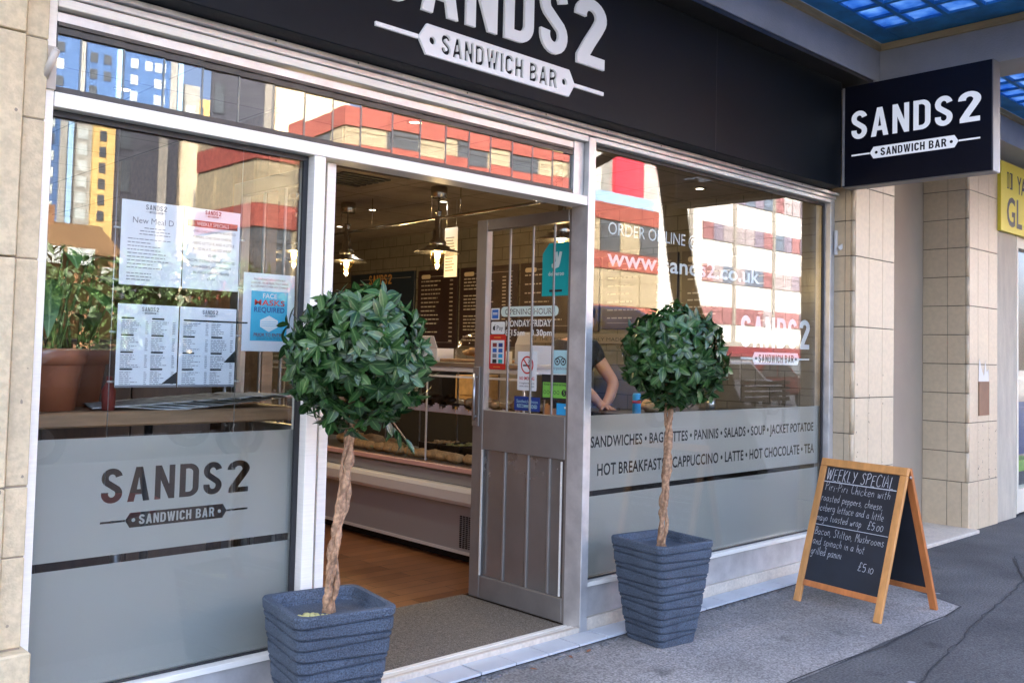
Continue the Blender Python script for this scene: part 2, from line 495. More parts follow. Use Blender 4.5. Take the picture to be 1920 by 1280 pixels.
# ------------------------------------------------------------------ lettering
def arc(cx, cy, rx, ry, a0, a1, n=10):
    return [(cx + rx*math.cos(R(a0+(a1-a0)*i/n)), cy + ry*math.sin(R(a0+(a1-a0)*i/n))) for i in range(n+1)]
def offs(pts, w):
    L, Rr = [], []
    for i, p in enumerate(pts):
        a = pts[max(i-1, 0)]; b = pts[min(i+1, len(pts)-1)]
        dx, dy = b[0]-a[0], b[1]-a[1]; l = math.hypot(dx, dy) or 1
        nx, ny = -dy/l, dx/l
        L.append((p[0]+nx*w/2, p[1]+ny*w/2)); Rr.append((p[0]-nx*w/2, p[1]-ny*w/2))
    return L, Rr
def stroke(pts, w):
    L, Rr = offs(pts, w); return L + Rr[::-1]
def din(c):
    w = .16
    if c == 'S':
        return .5, [stroke(arc(.25, .73, .17, .19, 12, 222, 14) + arc(.25, .27, .17, .19, 42, -192, 14), w)]
    if c == 'A':
        return .54, [[(0,0),(.19,1),(.35,1),(.54,0),(.39,0),(.355,.2),(.185,.2),(.15,0)], [(.215,.34),(.325,.34),(.27,.72)]]
    if c == 'N':
        return .5, [[(0,0),(0,1),(.15,1),(.36,.42),(.36,1),(.5,1),(.5,0),(.36,0),(.14,.58),(.14,0)]]
    if c == 'D':
        return .5, [[(0,0),(0,1),(.24,1)]+arc(.24,.74,.26,.26,90,0,8)+arc(.24,.26,.26,.26,0,-90,8), [(.15,.14),(.15,.86),(.23,.86)]+arc(.23,.74,.12,.12,90,0,6)+arc(.23,.26,.12,.12,0,-90,6)]
    if c == '2':
        L, Rr = offs(arc(.24, .74, .165, .18, 185, -22, 14) + [(.34, .56), (.22, .34), (.145, .20)], w)
        return .47, [L[:-1] + [(.215,.15),(.46,.15),(.46,0),(.03,0),(.03,.13)] + Rr[:-1][::-1]]
    if c == 'W':
        return .74, [[(0,1),(.14,1),(.22,.32),(.305,1),(.435,1),(.52,.32),(.60,1),(.74,1),(.6,0),(.45,0),(.37,.62),(.29,0),(.14,0)]]
    if c == 'I':
        return .15, [[(0,0),(0,1),(.15,1),(.15,0)]]
    if c == 'C':
        return .48, [stroke(arc(.25,.74,.17,.18,0,180,12)+arc(.25,.26,.17,.18,180,360,12), w)]
    if c == 'H':
        return .5, [[(0,0),(0,1),(.15,1),(.15,.58),(.35,.58),(.35,1),(.5,1),(.5,0),(.35,0),(.35,.43),(.15,.43),(.15,0)]]
    if c == 'B':
        return .5, [[(0,0),(0,1),(.26,1)]+arc(.25,.75,.23,.25,88,-62,8)+arc(.25,.27,.25,.27,64,-90,8), [(.15,.59),(.15,.86),(.25,.86)]+arc(.25,.725,.09,.135,90,-90,6), [(.15,.14),(.15,.45),(.25,.45)]+arc(.25,.295,.11,.155,90,-90,6)]
    if c == 'R':
        return .52, [[(0,0),(0,1),(.26,1)]+arc(.25,.72,.25,.28,88,-55,8)+[(.52,0),(.36,0),(.24,.41),(.15,.41),(.15,0)], [(.15,.55),(.15,.86),(.25,.86)]+arc(.25,.705,.10,.155,90,-90,6)]
    return .2, []
def din_text(s, x, y, cap, sx, gap=.13, width=None, wt=.006):
    tot = 0
    for i, c in enumerate(s): tot += (din(c)[0] if c != ' ' else .16) + (gap if i < len(s)-1 else 0)
    if width: sx = width/(tot*cap)
    out = []; cx = 0
    for c in s:
        w, lp = din(c) if c != ' ' else (.16, [])
        lp = [grow(l, wt if k_ == 0 else -wt) for k_, l in enumerate(lp)]
        for l in lp: out.append([(x + (cx+p[0])*cap*sx, y + p[1]*cap) for p in l])
        cx += w + gap
    return out
def circ(cx, cy, r, n=14):
    return [(cx+r*math.cos(2*PI*k/n), cy+r*math.sin(2*PI*k/n)) for k in range(n)]
def logo(Wd, gap=.115, capr=.232):
    """lettering loops and plaque loops, x from 0 to Wd, y=0 on the line through the plaque"""
    let = din_text('SANDS', 0, gap*Wd, capr*Wd, 1, .14, width=Wd*.80) + din_text('2', .845*Wd, gap*Wd, capr*Wd, 1, width=.155*Wd)
    h = .047*Wd
    pl = [(.155*Wd,0),(.185*Wd,-h),(.815*Wd,-h),(.845*Wd,0),(.815*Wd,h),(.185*Wd,h)]
    txt = din_text('SANDWICH BAR', .245*Wd, -.030*Wd, .060*Wd, 1, .16, width=.51*Wd, wt=.017)
    dots = [circ(.208*Wd, 0, .012*Wd), circ(.792*Wd, 0, .012*Wd)]
    lt = .0065*Wd
    lines = [[(0,-lt),(.1545*Wd,-lt),(.1545*Wd,lt),(0,lt)], [(.8455*Wd,-lt),(Wd,-lt),(Wd,lt),(.8455*Wd,lt)]]
    return let, [pl]+txt+dots, lines

def grow(l, d):
    n = len(l)
    A = sum(l[i][0]*l[(i+1) % n][1]-l[(i+1) % n][0]*l[i][1] for i in range(n))
    sg = 1 if A > 0 else -1
    out = []
    for i in range(n):
        a, b, c = Vector(l[i-1]), Vector(l[i]), Vector(l[(i+1) % n])
        e1 = (b-a); e2 = (c-b)
        if e1.length < 1e-6 or e2.length < 1e-6: out.append(tuple(b)); continue
        e1.normalize(); e2.normalize()
        n1 = Vector((e1.y, -e1.x))*sg; n2 = Vector((e2.y, -e2.x))*sg
        m = n1+n2
        if m.length < .2: m = n1
        m.normalize(); k = min(2.0, 1/max(.3, m.dot(n1)))
        out.append(tuple(b + m*d*k))
    return out
# glyph outlines of the built-in font, cached per character
GC = {}
def glyph_cache(chars, off=0.0):
    objs = []
    for c in chars:
        for s in (c, 'H'+c+'H'):
            t = bpy.data.curves.new('t', 'FONT'); t.body = s; t.offset = off; t.resolution_u = 3
            o = bpy.data.objects.new('t', t); COL.objects.link(o); objs.append((c, s, o, t))
    hh = bpy.data.curves.new('t', 'FONT'); hh.body = 'HH'; hh.offset = off
    ho = bpy.data.objects.new('t', hh); COL.objects.link(ho)
    dg = bpy.context.evaluated_depsgraph_get()
    def ext(o):
        me = o.evaluated_get(dg).to_mesh(); xs = [v.co.x for v in me.vertices]
        return (max(xs)-min(xs)) if xs else 0
    hhw = ext(ho)
    for c, s, o, t in objs:
        if s != c or c == 'H' and (c, off) not in GC:
            pass
        if s == c:
            me = o.evaluated_get(dg).to_mesh()
            bmm = bmesh.new(); bmm.from_mesh(me)
            bmesh.ops.remove_doubles(bmm, verts=bmm.verts, dist=1e-5)
            nxt = {}
            for e in bmm.edges:
                if len(e.link_faces) == 1:
                    for l in e.link_loops: nxt.setdefault(l.vert.index, []).append(l.link_loop_next.vert.index)
            bmm.verts.ensure_lookup_table()
            lps = []
            while nxt:
                st = next(iter(nxt)); lp = []; cur = st
                while cur in nxt:
                    lp.append((bmm.verts[cur].co.x, bmm.verts[cur].co.y))
                    n2 = nxt[cur].pop()
                    if not nxt[cur]: del nxt[cur]
                    cur = n2
                if len(lp) > 2: lps.append(lp)
            bmm.free()
            GC[(c, off)] = [0, lps]
    for c, s, o, t in objs:
        if s != c: GC[(c, off)][0] = ext(o) - hhw
    for c, s, o, t in objs:
        bpy.data.objects.remove(o); bpy.data.curves.remove(t)
    bpy.data.objects.remove(ho); bpy.data.curves.remove(hh)
CH = 'ABCDEFGHIJKLMNOPQRSTUVWXYZabcdefghijklmnopqrstuvwxyz0123456789.,-@£&•:'
glyph_cache(CH, 0.0)
def poly_in(p, l):
    c = False
    for i in range(len(l)):
        (x1, y1), (x2, y2) = l[i], l[i-1]
        if (y1 > p[1]) != (y2 > p[1]) and p[0] < (x2-x1)*(p[1]-y1)/(y2-y1)+x1: c = not c
    return c
for c_ in CH:                                  # bolder cut of the same letters
    adv_, lps_ = GC[(c_, 0.0)]
    GC[(c_, 0.018)] = [adv_+.02, [grow(l, -.018 if sum(poly_in(l[0], m) for m in lps_ if m is not l) % 2 else .018) for l in lps_]]
def btext(s, x, y, cap, sx=1.0, off=0.0, width=None, align='L'):
    k = cap/.70
    tot = sum(GC[(c, off)][0] if c != ' ' else .26 for c in s)
    if width: sx = width/(tot*k)
    if align == 'C': x -= tot*k*sx/2
    if align == 'R': x -= tot*k*sx
    out = []; cx = 0
    for c in s:
        if c == ' ': cx += .26; continue
        a, lps = GC[(c, off)]
        for l in lps: out.append([(x + (cx+p[0])*k*sx, y + p[1]*k) for p in l])
        cx += a
    return out
def rect(x0, y0, x1, y1): return [(x0,y0),(x1,y0),(x1,y1),(x0,y1)]

class Plane2:
    """a flat face in the scene: origin o, right u, up v, outward n"""
    def __init__(s, o, u, v, n): s.o, s.u, s.v, s.n = Vector(o), Vector(u), Vector(v), Vector(n)
    def sheet(s, name, loops_, m, parent, lift=0.0, t=0.0, each=False, split=False):
        b = MB()
        if each:
            for l in loops_: b.loops([l], s.o + s.n*lift, s.u, s.v, s.n, t)
        else: b.loops(loops_, s.o + s.n*lift, s.u, s.v, s.n, t)
        ob = b.build(name, m, parent, recalc=bool(t), split=split)
        return ob

# ================================================================== THE SETTING: ground
def ground_mat(name, lo, hi, fine=90, blotch=.5):
    m, n, b = nmat(name)
    tc = n.nodes.new('ShaderNodeTexCoord')
    t1 = n.nodes.new('ShaderNodeTexNoise'); t1.inputs['Scale'].default_value = 1.6; t1.inputs['Detail'].default_value = 8
    t2 = n.nodes.new('ShaderNodeTexNoise'); t2.inputs['Scale'].default_value = fine; t2.inputs['Detail'].default_value = 3
    vo = n.nodes.new('ShaderNodeTexVoronoi'); vo.inputs['Scale'].default_value = 4.2; vo.inputs['Randomness'].default_value = 1
    for t in (t1, t2, vo): n.links.new(tc.outputs['Object'], t.inputs['Vector'])
    r1 = n.nodes.new('ShaderNodeValToRGB')
    r1.color_ramp.elements[0].position = .3; r1.color_ramp.elements[0].color = (*lo, 1)
    r1.color_ramp.elements[1].position = .72; r1.color_ramp.elements[1].color = (*hi, 1)
    n.links.new(t1.outputs[0], r1.inputs[0])
    r2 = n.nodes.new('ShaderNodeValToRGB')
    r2.color_ramp.elements[0].position = .35; r2.color_ramp.elements[0].color = (.58, .58, .58, 1)
    r2.color_ramp.elements[1].position = .68; r2.color_ramp.elements[1].color = (1.5, 1.5, 1.5, 1)
    n.links.new(t2.outputs[0], r2.inputs[0])
    mx = n.nodes.new('ShaderNodeMix'); mx.data_type = 'RGBA'; mx.blend_type = 'MULTIPLY'; mx.inputs[0].default_value = 1
    n.links.new(r1.outputs[0], mx.inputs[6]); n.links.new(r2.outputs[0], mx.inputs[7])
    rv = n.nodes.new('ShaderNodeValToRGB')            # trodden chewing gum
    rv.color_ramp.elements[0].position = .060; rv.color_ramp.elements[0].color = (1, 1, 1, 1)
    rv.color_ramp.elements[1].position = .085; rv.color_ramp.elements[1].color = (0, 0, 0, 1)
    n.links.new(vo.outputs['Distance'], rv.inputs[0])
    gate = n.nodes.new('ShaderNodeMath'); gate.operation = 'MULTIPLY'
    sep = n.nodes.new('ShaderNodeSeparateColor'); n.links.new(vo.outputs['Color'], sep.inputs[0])
    gt = n.nodes.new('ShaderNodeMath'); gt.operation = 'GREATER_THAN'; gt.inputs[1].default_value = .45
    n.links.new(sep.outputs[0], gt.inputs[0])
    n.links.new(rv.outputs[0], gate.inputs[0]); n.links.new(gt.outputs[0], gate.inputs[1])
    sc = n.nodes.new('ShaderNodeMath'); sc.operation = 'MULTIPLY'; sc.inputs[1].default_value = .75
    n.links.new(gate.outputs[0], sc.inputs[0])
    mg = n.nodes.new('ShaderNodeMix'); mg.data_type = 'RGBA'; mg.inputs[7].default_value = (.34, .34, .35, 1)
    n.links.new(sc.outputs[0], mg.inputs[0]); n.links.new(mx.outputs[2], mg.inputs[6])
    v2 = n.nodes.new('ShaderNodeTexVoronoi'); v2.inputs['Scale'].default_value = 3.1     # oil and food stains
    t3 = n.nodes.new('ShaderNodeTexNoise'); t3.inputs['Scale'].default_value = 14
    n.links.new(tc.outputs['Object'], t3.inputs['Vector'])
    vm = n.nodes.new('ShaderNodeVectorMath'); vm.operation = 'MULTIPLY_ADD'; vm.inputs[1].default_value = (.12, .12, 0)
    n.links.new(t3.outputs['Color'], vm.inputs[0]); n.links.new(tc.outputs['Object'], vm.inputs[2]); n.links.new(vm.outputs[0], v2.inputs['Vector'])
    r4 = n.nodes.new('ShaderNodeValToRGB')
    r4.color_ramp.elements[0].position = .07; r4.color_ramp.elements[0].color = (1-blotch, 1-blotch, 1-blotch, 1)
    r4.color_ramp.elements[1].position = .22; r4.color_ramp.elements[1].color = (1, 1, 1, 1)
    n.links.new(v2.outputs['Distance'], r4.inputs[0])
    ms = n.nodes.new('ShaderNodeMix'); ms.data_type = 'RGBA'; ms.blend_type = 'MULTIPLY'; ms.inputs[0].default_value = 1
    n.links.new(mg.outputs[2], ms.inputs[6]); n.links.new(r4.outputs[0], ms.inputs[7])
    n.links.new(ms.outputs[2], b.inputs['Base Color'])
    b.inputs['Roughness'].default_value = .8
    bp = n.nodes.new('ShaderNodeBump'); bp.inputs['Strength'].default_value = .6; bp.inputs['Distance'].default_value = .006
    n.links.new(t2.outputs[0], bp.inputs['Height']); n.links.new(bp.outputs[0], b.inputs['Normal'])
    return m
M['asphalt'] = ground_mat('asphalt_pavement', (.054, .054, .054), (.120, .119, .118), 85)
M['patch'] = ground_mat('patch_concrete', (.185, .178, .168), (.320, .306, .290), 105, .4)
M['patch2'] = ground_mat('patch_smooth', (.047, .047, .048), (.098, .097, .097), 110, .4)
M['road'] = mat('road_asphalt', (0.055, 0.057, 0.062), .85, var=.2, vscale=1, bump=.3, bscale=60)
M['far_paving'] = mat('far_paving', (0.22, 0.21, 0.20), .85, var=.1, vscale=2)
M['kerb'] = mat('kerb_stone', (0.25, 0.25, 0.25), .85, var=.15, vscale=5)

b = MB(); b.quad([(-40, -8, 0), (60, -8, 0), (60, .6, 0), (-40, .6, 0)]); struct(b.build('pavement', M['asphalt']))
b = MB()
edge = [(-2.0, -1.05)] + [(-2+.35*i, -1.04+.012*math.sin(i*1.7)+rnd.uniform(-.006, .006)) for i in range(1, 22)] + [(5.70, -1.0), (5.84, -.74), (5.97, -.46), (6.08, -.06), (-2.0, -.06)]
b.loops([edge], (0, 0, .004), (1, 0, 0), (0, 1, 0)); struct(b.build('pavement_patch', M['patch']))
b = MB()
edge = [(7.4, -.72), (6.72, -1.02), (5.9, -1.13), (5.0, -1.28), (4.2, -1.41), (3.4, -1.55), (2.4, -1.7), (2.4, -2.3), (9.5, -2.3), (9.5, -.9)]
b.loops([edge], (0, 0, .004), (1, 0, 0), (0, 1, 0)); struct(b.build('pavement_patch', M['patch2']))
b = MB()
sm = [(-2+.2*i, -1.045+.015*math.sin(i*1.1)+rnd.uniform(-.008, .008)) for i in range(38)] + [(5.70, -1.012), (5.705, -1.005), (5.84, -.74), (5.97, -.46), (6.08, -.06)]
L_, R_ = offs(sm, .008)
for i in range(len(sm)-1): b.quad([(L_[i][0], L_[i][1], .008), (R_[i][0], R_[i][1], .008), (R_[i+1][0], R_[i+1][1], .008), (L_[i+1][0], L_[i+1][1], .008)])
struct(b.build('pavement_seam', mat('seam_tar', (.03, .031, .034), .85, var=.3, vscale=30, bump=.5), recalc=True))
b = MB()
sm = [(7.5, -.70), (7.1, -.86), (6.72, -1.02), (6.3, -1.08), (5.9, -1.13), (5.45, -1.19), (5.0, -1.28), (4.6, -1.33), (4.2, -1.41), (3.4, -1.55), (2.4, -1.7)]
sm = [(a[0]+(c[0]-a[0])*t/6, a[1]+(c[1]-a[1])*t/6+rnd.uniform(-.012, .012)) for a, c in zip(sm, sm[1:]) for t in range(6)]
L_, R_ = offs(sm, .006)
for i in range(len(sm)-1): b.quad([(L_[i][0], L_[i][1], .008), (R_[i][0], R_[i][1], .008), (R_[i+1][0], R_[i+1][1], .008), (L_[i+1][0], L_[i+1][1], .008)])
struct(b.build('pavement_seam', bpy.data.materials['seam_tar'], recalc=True))
b = MB(); b.box(-40, 60, -8.15, -8, -.12, .005); struct(b.build('kerb', M['kerb'], bevel=.01))
b = MB(); b.quad([(-250, -400, -.12), (300, -400, -.12), (300, -8.1, -.12), (-250, -8.1, -.12)]); struct(b.build('road', M['road']))
b = MB(); b.box(-60, 120, -39.0, -33, -.12, 0); struct(b.build('far_pavement', M['far_paving']))
b = MB(); b.quad([(-400, -8, -.25), (400, -8, -.25), (400, 300, -.25), (-400, 300, -.25)]); struct(b.build('ground', M['far_paving']))

# ================================================================== SHOP BUILDING (piers, upper wall, interior)
bld = thing('shop_building', 'beige building over the black sandwich bar front, its unseen upper wall sized to shade the street', 'building')
b = MB(); b.box(-14, 34, .12, 11, 3.62, 22); b.build('upper_shade_wall', M['render_grey'], bld)  # unseen mass above the shop, its height raised to shade pavement and road
b = MB(); b.box(.95, 6.115, .0, .40, 2.64, 3.618); b.build('lintel', M['render_grey'], bld)
b = MB(); b.box(-14, .80, .02, 11, 0, 3.618); b.build('party_wall', M['render_grey'], bld)
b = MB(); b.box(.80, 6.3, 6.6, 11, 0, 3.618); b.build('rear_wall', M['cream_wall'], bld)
b = MB(); b.box(.80, 6.3, .41, 6.598, 2.75, 3.618); b.build('floor_slab', M['render_grey'], bld)
b = MB(); b.box(6.7, 8.3, .315, 11, 0, 3.618); b.build('recess_wall', M['render_grey'], bld)
b = MB(); b.box(8.95, 34, 1.6, 11, 0, 3.618); b.build('neighbour_wall', M['render_grey'], bld)
b = MB(); b.box(6.12, 34, .0, 1.5, 3.24, 3.616); b.build('lintel', M['render_grey'], bld)
b = MB(); b.box(6.732, 8.289, -.165, .31, 0.0, .03); b.build('doorstep', M['threshold'], bld, bevel=.004)

# left stone pier
pier = thing('stone_pier', 'beige stone pier left of the shopfront with thin joints and a projecting plinth', 'pier', (.6, -.05, 0))
b = MB()
for z0, z1 in ((.462, .95), (.956, 1.655), (1.661, 2.352), (2.358, 3.2)):
    b.box(-.2, .884, -.055, .018, z0, z1)
b.build('stone_block', M['stone'], pier, bevel=.003, split=True)
b = MB()
for z0, z1 in ((.462, .735), (.739, .95), (.956, 1.655), (1.659, 2.095), (2.099, 2.352), (2.356, 3.2)):
    b.box(.889, .955, -.035, .018, z0, z1)
b.build('edge_block', M['stone'], pier, bevel=.003, split=True)
b = MB(); b.box(-.2, .953, -.03, .019, .0, 3.2); b.build('joint', M['stone_joint'], pier)
b = MB(); b.box(-.2, .972, -.085, .015, 0, .455); b.build('plinth', M['stone'], pier, bevel=.006)

def pilaster(label, x0, x1, yf, yb, jz, step, xj, yj, zbase):
    p = thing('tiled_pilaster', label, 'pilaster', (x0, yf, 0), 'beige tiled pilasters right of the shop window')
    g = .0028
    # joint core
    c = MB(); c.box(x0+.006, x1-.002, yf+.006, yb, 0.005, 3.22); c.build('grout', M['grout'], p)
    b = MB()
    zs = [jz - step*k for k in range(-2, 12)]
    zs = sorted(z for z in zs if zbase+.02 < z < 3.2) 
    zs = [zbase] + zs + [3.22]
    ys = [yf+.026] + yj + [yb]
    b.box(x0-.004, x0+.05, yf-.004, yf+.05, 0.0, zbase-g)                    # base course, corner
    for i in range(len(ys)-1):
        b.box(x0-.004, x0+.02, (ys[i] if i else yf+.052)+g, ys[i+1]-(g if i < len(ys)-2 else 0), 0.0, zbase-g)
        for k in range(len(zs)-1):
            b.box(x0, x0+.02, ys[i]+g*.5, ys[i+1]-(g if i < len(ys)-2 else 0), zs[k]+g, zs[k+1]-g)
    xs = [x0+.026] + xj + [x1]
    for i in range(len(xs)-1):
        b.box((xs[i] if i else x0+.052)+g, xs[i+1]-g, yf-.004, yf+.02, 0.0, zbase-g)
        k = 0
        zz = [zbase] + [z for n_, z in enumerate(zs[1:-1]) if (len(zs)-n_) % 2 == 0] + [3.22]
        for k in range(len(zz)-1):
            b.box(xs[i]+g*.5, xs[i+1]-g*.5, yf, yf+.02, zz[k]+g, zz[k+1]-g)
    b.build('tile', M['tile_beige'], p, bevel=.0015)
    c = MB()
    zc = sorted(set(zs))
    for k in range(len(zc)-1):
        c.tube([(x0+.016, yf+.016, zc[k]+g), (x0+.016, yf+.016, zc[k+1]-g)], .0155, 10)
    c.build('corner_bead', M['tile_beige'], p)
    return p
p1 = pilaster('beige tiled pilaster beside the right end of the shop window', 6.112, 6.73, -.14, .02, 2.363, .2425, [6.335, 6.545], [-.075], .42)
p2 = pilaster('far beige tiled pilaster with a brown wooden patch on its front', 8.29, 8.955, -.07, .312, 2.883, .2475, [8.505, 8.749], [.103], .405)
b = MB(); b.box(8.51, 8.74, -.079, -.071, .96, 1.25); b.build('wooden_patch', mat('brown_board', (.28, .15, .08), .7, var=.15), p2)
b = MB(); b.loops([[(8.51, 1.254), (8.74, 1.254), (8.735, 1.36), (8.69, 1.33), (8.66, 1.43), (8.63, 1.30), (8.585, 1.34), (8.53, 1.45), (8.515, 1.38)]], (0, -.0725, 0), (1, 0, 0), (0, 0, 1), (0, -1, 0), .0015)
b.build('bare_plaster', M['white_plastic'], p2)
for p_, x0_, yf_, cols, zr in ((p1, 6.112, -.14, (6.335, 6.545, 6.16), (.35, 1.35)), (p2, 8.29, -.07, (8.505, 8.749), (.42, .85)), (p2, 8.29, -.07, (8.6, 8.9), (.1, .9))):
    b = MB()
    for k in range(26):
        x = rnd.choice(cols)+rnd.gauss(0, .008); z = rnd.uniform(*zr); q = rnd.uniform(.0025, .006)
        b.loops([[(x+q*math.cos(a)*rnd.uniform(.6, 1.2), z+q*1.5*math.sin(a)*rnd.uniform(.6, 1.2)) for a in (0, .9, 1.8, 2.7, 3.6, 4.5, 5.4)]], (0, yf_-.0052, 0), (1, 0, 0), (0, 0, 1), (0, -1, 0))
    b.build('chips', M['grout'], p_)['kind'] = 'stuff'
b = MB()
for k in range(34):
    x = rnd.uniform(.45, .94); z = rnd.uniform(.5, 2.3); q = rnd.uniform(.002, .006)
    b.loops([[(x+q*math.cos(a)*rnd.uniform(.6, 1.2), z+q*1.4*math.sin(a)*rnd.uniform(.6, 1.2)) for a in (0, .9, 1.8, 2.7, 3.6, 4.5, 5.4)]], (0, -.0556 if x < .88 else -.0356, 0), (1, 0, 0), (0, 0, 1), (0, -1, 0))
b.build('chips', M['stone_joint'], pier)['kind'] = 'stuff'
cp = thing('concrete_pier', 'weathered pale concrete pier between the far pilaster and the yellow sign shop', 'pier', (9.2, -.03, 0))
b = MB(); b.box(8.958, 9.45, -.062, 1.6, 0, 2.60); b.build('shaft', M['concrete_old'], cp, bevel=.004)

# ------------------------------------------------------------------ interior shell
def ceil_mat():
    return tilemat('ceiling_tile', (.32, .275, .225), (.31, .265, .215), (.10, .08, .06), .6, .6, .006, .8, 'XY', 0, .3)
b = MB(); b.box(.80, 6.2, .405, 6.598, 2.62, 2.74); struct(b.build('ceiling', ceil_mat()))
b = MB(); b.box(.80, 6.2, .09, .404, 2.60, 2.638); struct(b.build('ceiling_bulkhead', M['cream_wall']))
M['oak'] = tilemat('oak_floor', (.15, .055, .018), (.30, .13, .05), (.05, .02, .008), .9, .11, .003, .38, 'XY', .37, .05)
b = MB(); b.box(.80, 6.2, .90, 6.598, -.05, .030); struct(b.build('floor', M['oak']))
M['floor_tile'] = tilemat('floor_tile', (.24, .12, .065), (.27, .14, .075), (.10, .06, .04), .3, .3, .008, .5, 'XY', 0, .2)
b = MB(); b.box(.80, 2.0, .03, .899, -.05, .030); struct(b.build('floor', M['floor_tile']))
b = MB(); b.box(3.62, 6.2, .03, .899, -.05, .030); struct(b.build('floor', M['floor_tile']))
b = MB(); b.box(2.0, 3.619, .05, .899, -.05, .022); struct(b.build('floor', M['dark']))
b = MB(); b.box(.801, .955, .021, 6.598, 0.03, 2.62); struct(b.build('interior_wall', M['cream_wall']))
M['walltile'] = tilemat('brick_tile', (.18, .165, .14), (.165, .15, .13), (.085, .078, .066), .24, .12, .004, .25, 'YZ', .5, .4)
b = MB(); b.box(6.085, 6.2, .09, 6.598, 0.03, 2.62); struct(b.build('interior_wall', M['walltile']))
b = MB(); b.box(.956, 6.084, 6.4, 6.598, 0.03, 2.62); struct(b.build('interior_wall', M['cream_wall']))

# ================================================================== SHOPFRONT
sf = thing('shopfront', 'aluminium framed sandwich bar shopfront with two big windows and an open double door', 'shopfront', (3.5, 0, 0))
YB = .11
b = MB(); b.box(.957, .989, 0, YB, .0, 2.56); b.build('jamb', M['alu'], sf, bevel=.002)
b = MB(); b.box(6.052, 6.109, 0, YB, .02, 2.552); b.build('jamb', M['alu_dull'], sf, bevel=.002)
b = MB(); b.box(1.957, 2.008, 0, YB, .02, 2.154); b.build('mullion', M['alu'], sf, bevel=.002)
b = MB(); b.box(3.551, 3.604, -.004, YB, .02, 2.508); b.build('mullion', M['alu_dull'], sf, bevel=.002)
b = MB(); b.box(.990, 3.550, 0, YB, 2.156, 2.204); b.build('transom', M['alu'], sf, bevel=.002)
b = MB(); b.box(.990, 3.550, 0, YB-.03, 2.482, 2.512); b.box(3.605, 6.051, 0, YB, 2.49, 2.512); b.build('head_rail', M['alu'], sf, bevel=.002, split=True)
b = MB(); b.box(.990, 3.550, .035, YB-.03, 2.444, 2.475); b.build('head_rail', M['alu_dull'], sf)
b = MB(); b.box(.990, 6.108, -.012, YB, 2.514, 2.536); b.box(.990, 6.108, -.035, YB, 2.539, 2.558); b.build('head_trim', M['alu_dull'], sf, bevel=.002, split=True)
b = MB(); b.box(3.475, 3.549, .03, YB, 2.206, 2.480); b.build('corner_post', M['alu_dull'], sf, bevel=.002)
b = MB(); b.box(.990, 1.956, .004, YB, .235, .257); b.box(3.605, 6.051, .004, YB, .235, .257); b.build('sill', M['alu'], sf, bevel=.002, split=True)
b = MB(); b.box(.990, 1.956, .02, YB, .06, .234); b.box(3.605, 6.051, .02, YB, .084, .234); b.build('stall_riser', M['alu_dull'], sf, split=True)
b = MB(); b.box(3.605, 6.051, .002, YB, .005, .082); b.box(.990, 1.956, .002, YB, .005, .058); b.build('base_strip', M['threshold'], sf, bevel=.002, split=True)
# gaskets
b = MB()
for x0, x1, z0, z1 in ((.990, 1.956, .258, 2.155), (3.605, 6.051, .258, 2.489)):
    b.box(x0, x1, .045, .058, z1-.020, z1); b.box(x0, x0+.006, .045, .058, z0, z1-.021); b.box(x1-.020, x1, .045, .058, z0, z1-.021); b.box(x0+.007, x1-.021, .045, .058, z0, z0+.006)
b.build('gasket', M['gasket'], sf, split=True)
def pane(x0, x1, z0, z1):
    b = MB(); b.box(x0, x1, .060, .068, z0, z1); return b.build('window_pane', M['glass'], sf)
pL = pane(.991, 1.955, .259, 2.154)
pR = pane(3.606, 6.050, .259, 2.488)
# frosted films on the inside of the glass (clear letters are cut out of them)
inside = Plane2((0, .0705, 0), (1, 0, 0), (0, 0, 1), (0, -1, 0))
def shift(lps, dx, dz): return [[(p[0]+dx, p[1]+dz) for p in l] for l in lps]
def onglass(lps, k=1.0125): return [[(p[0]*k, 1.4+(p[1]-1.4)*k) for p in l] for l in lps]
let, plq, lines = logo(.535, gap=.118, capr=.215)
lp = [rect(.992, .685, 1.954, 1.083)] + onglass(shift(let + lines, 1.203, .803))
pl0 = onglass(shift(plq, 1.203, .803))
inside.sheet('frosted_film', lp + [pl0[0]], M['film'], pL)
b = MB()
# islands inside the clear plaque: the frosted words and dots stay on the glass
def islands(loops_, m, name, parent, pln):
    return pln.sheet(name, loops_, m, parent)
islands(pl0[1:], M['film'], 'frosted_lettering', pL, inside)
inside.sheet('frosted_film', [rect(.992, .262, 1.954, .657)], M['film'], pL)
t1 = btext('SANDWICHES • BAGUETTES • PANINIS • SALADS • SOUP • JACKET POTATOE', 3.642, .928, .056, off=.018, width=2.255)
t2 = btext('HOT BREAKFASTS • CAPPUCCINO • LATTE • HOT CHOCOLATE • TEA', 3.694, .782, .060, off=.018, width=2.21)
inside.sheet('frosted_film', [rect(3.607, .70, 6.049, 1.088)] + onglass(t1 + t2), M['film'], pR)
inside.sheet('frosted_film', [rect(3.607, .262, 6.049, .672)], M['film'], pR)
let, plq, lines = logo(.825, gap=.083, capr=.235)
inside.sheet('vinyl_lettering', onglass(shift(let, 5.006, 1.404)), M['vinyl_white'], pR)
inside.sheet('vinyl_plaque', onglass(shift(plq + lines, 5.006, 1.404)), M['vinyl_white'], pR)
inside.sheet('vinyl_lettering', onglass(btext('ORDER ONLINE @', 3.745, 2.035, .066, width=.80)), M['vinyl_white'], pR)
inside.sheet('vinyl_lettering', onglass(btext('www.sands2.co.uk', 3.75, 1.872, .088, off=.018, width=1.45)), M['vinyl_white'], pR)

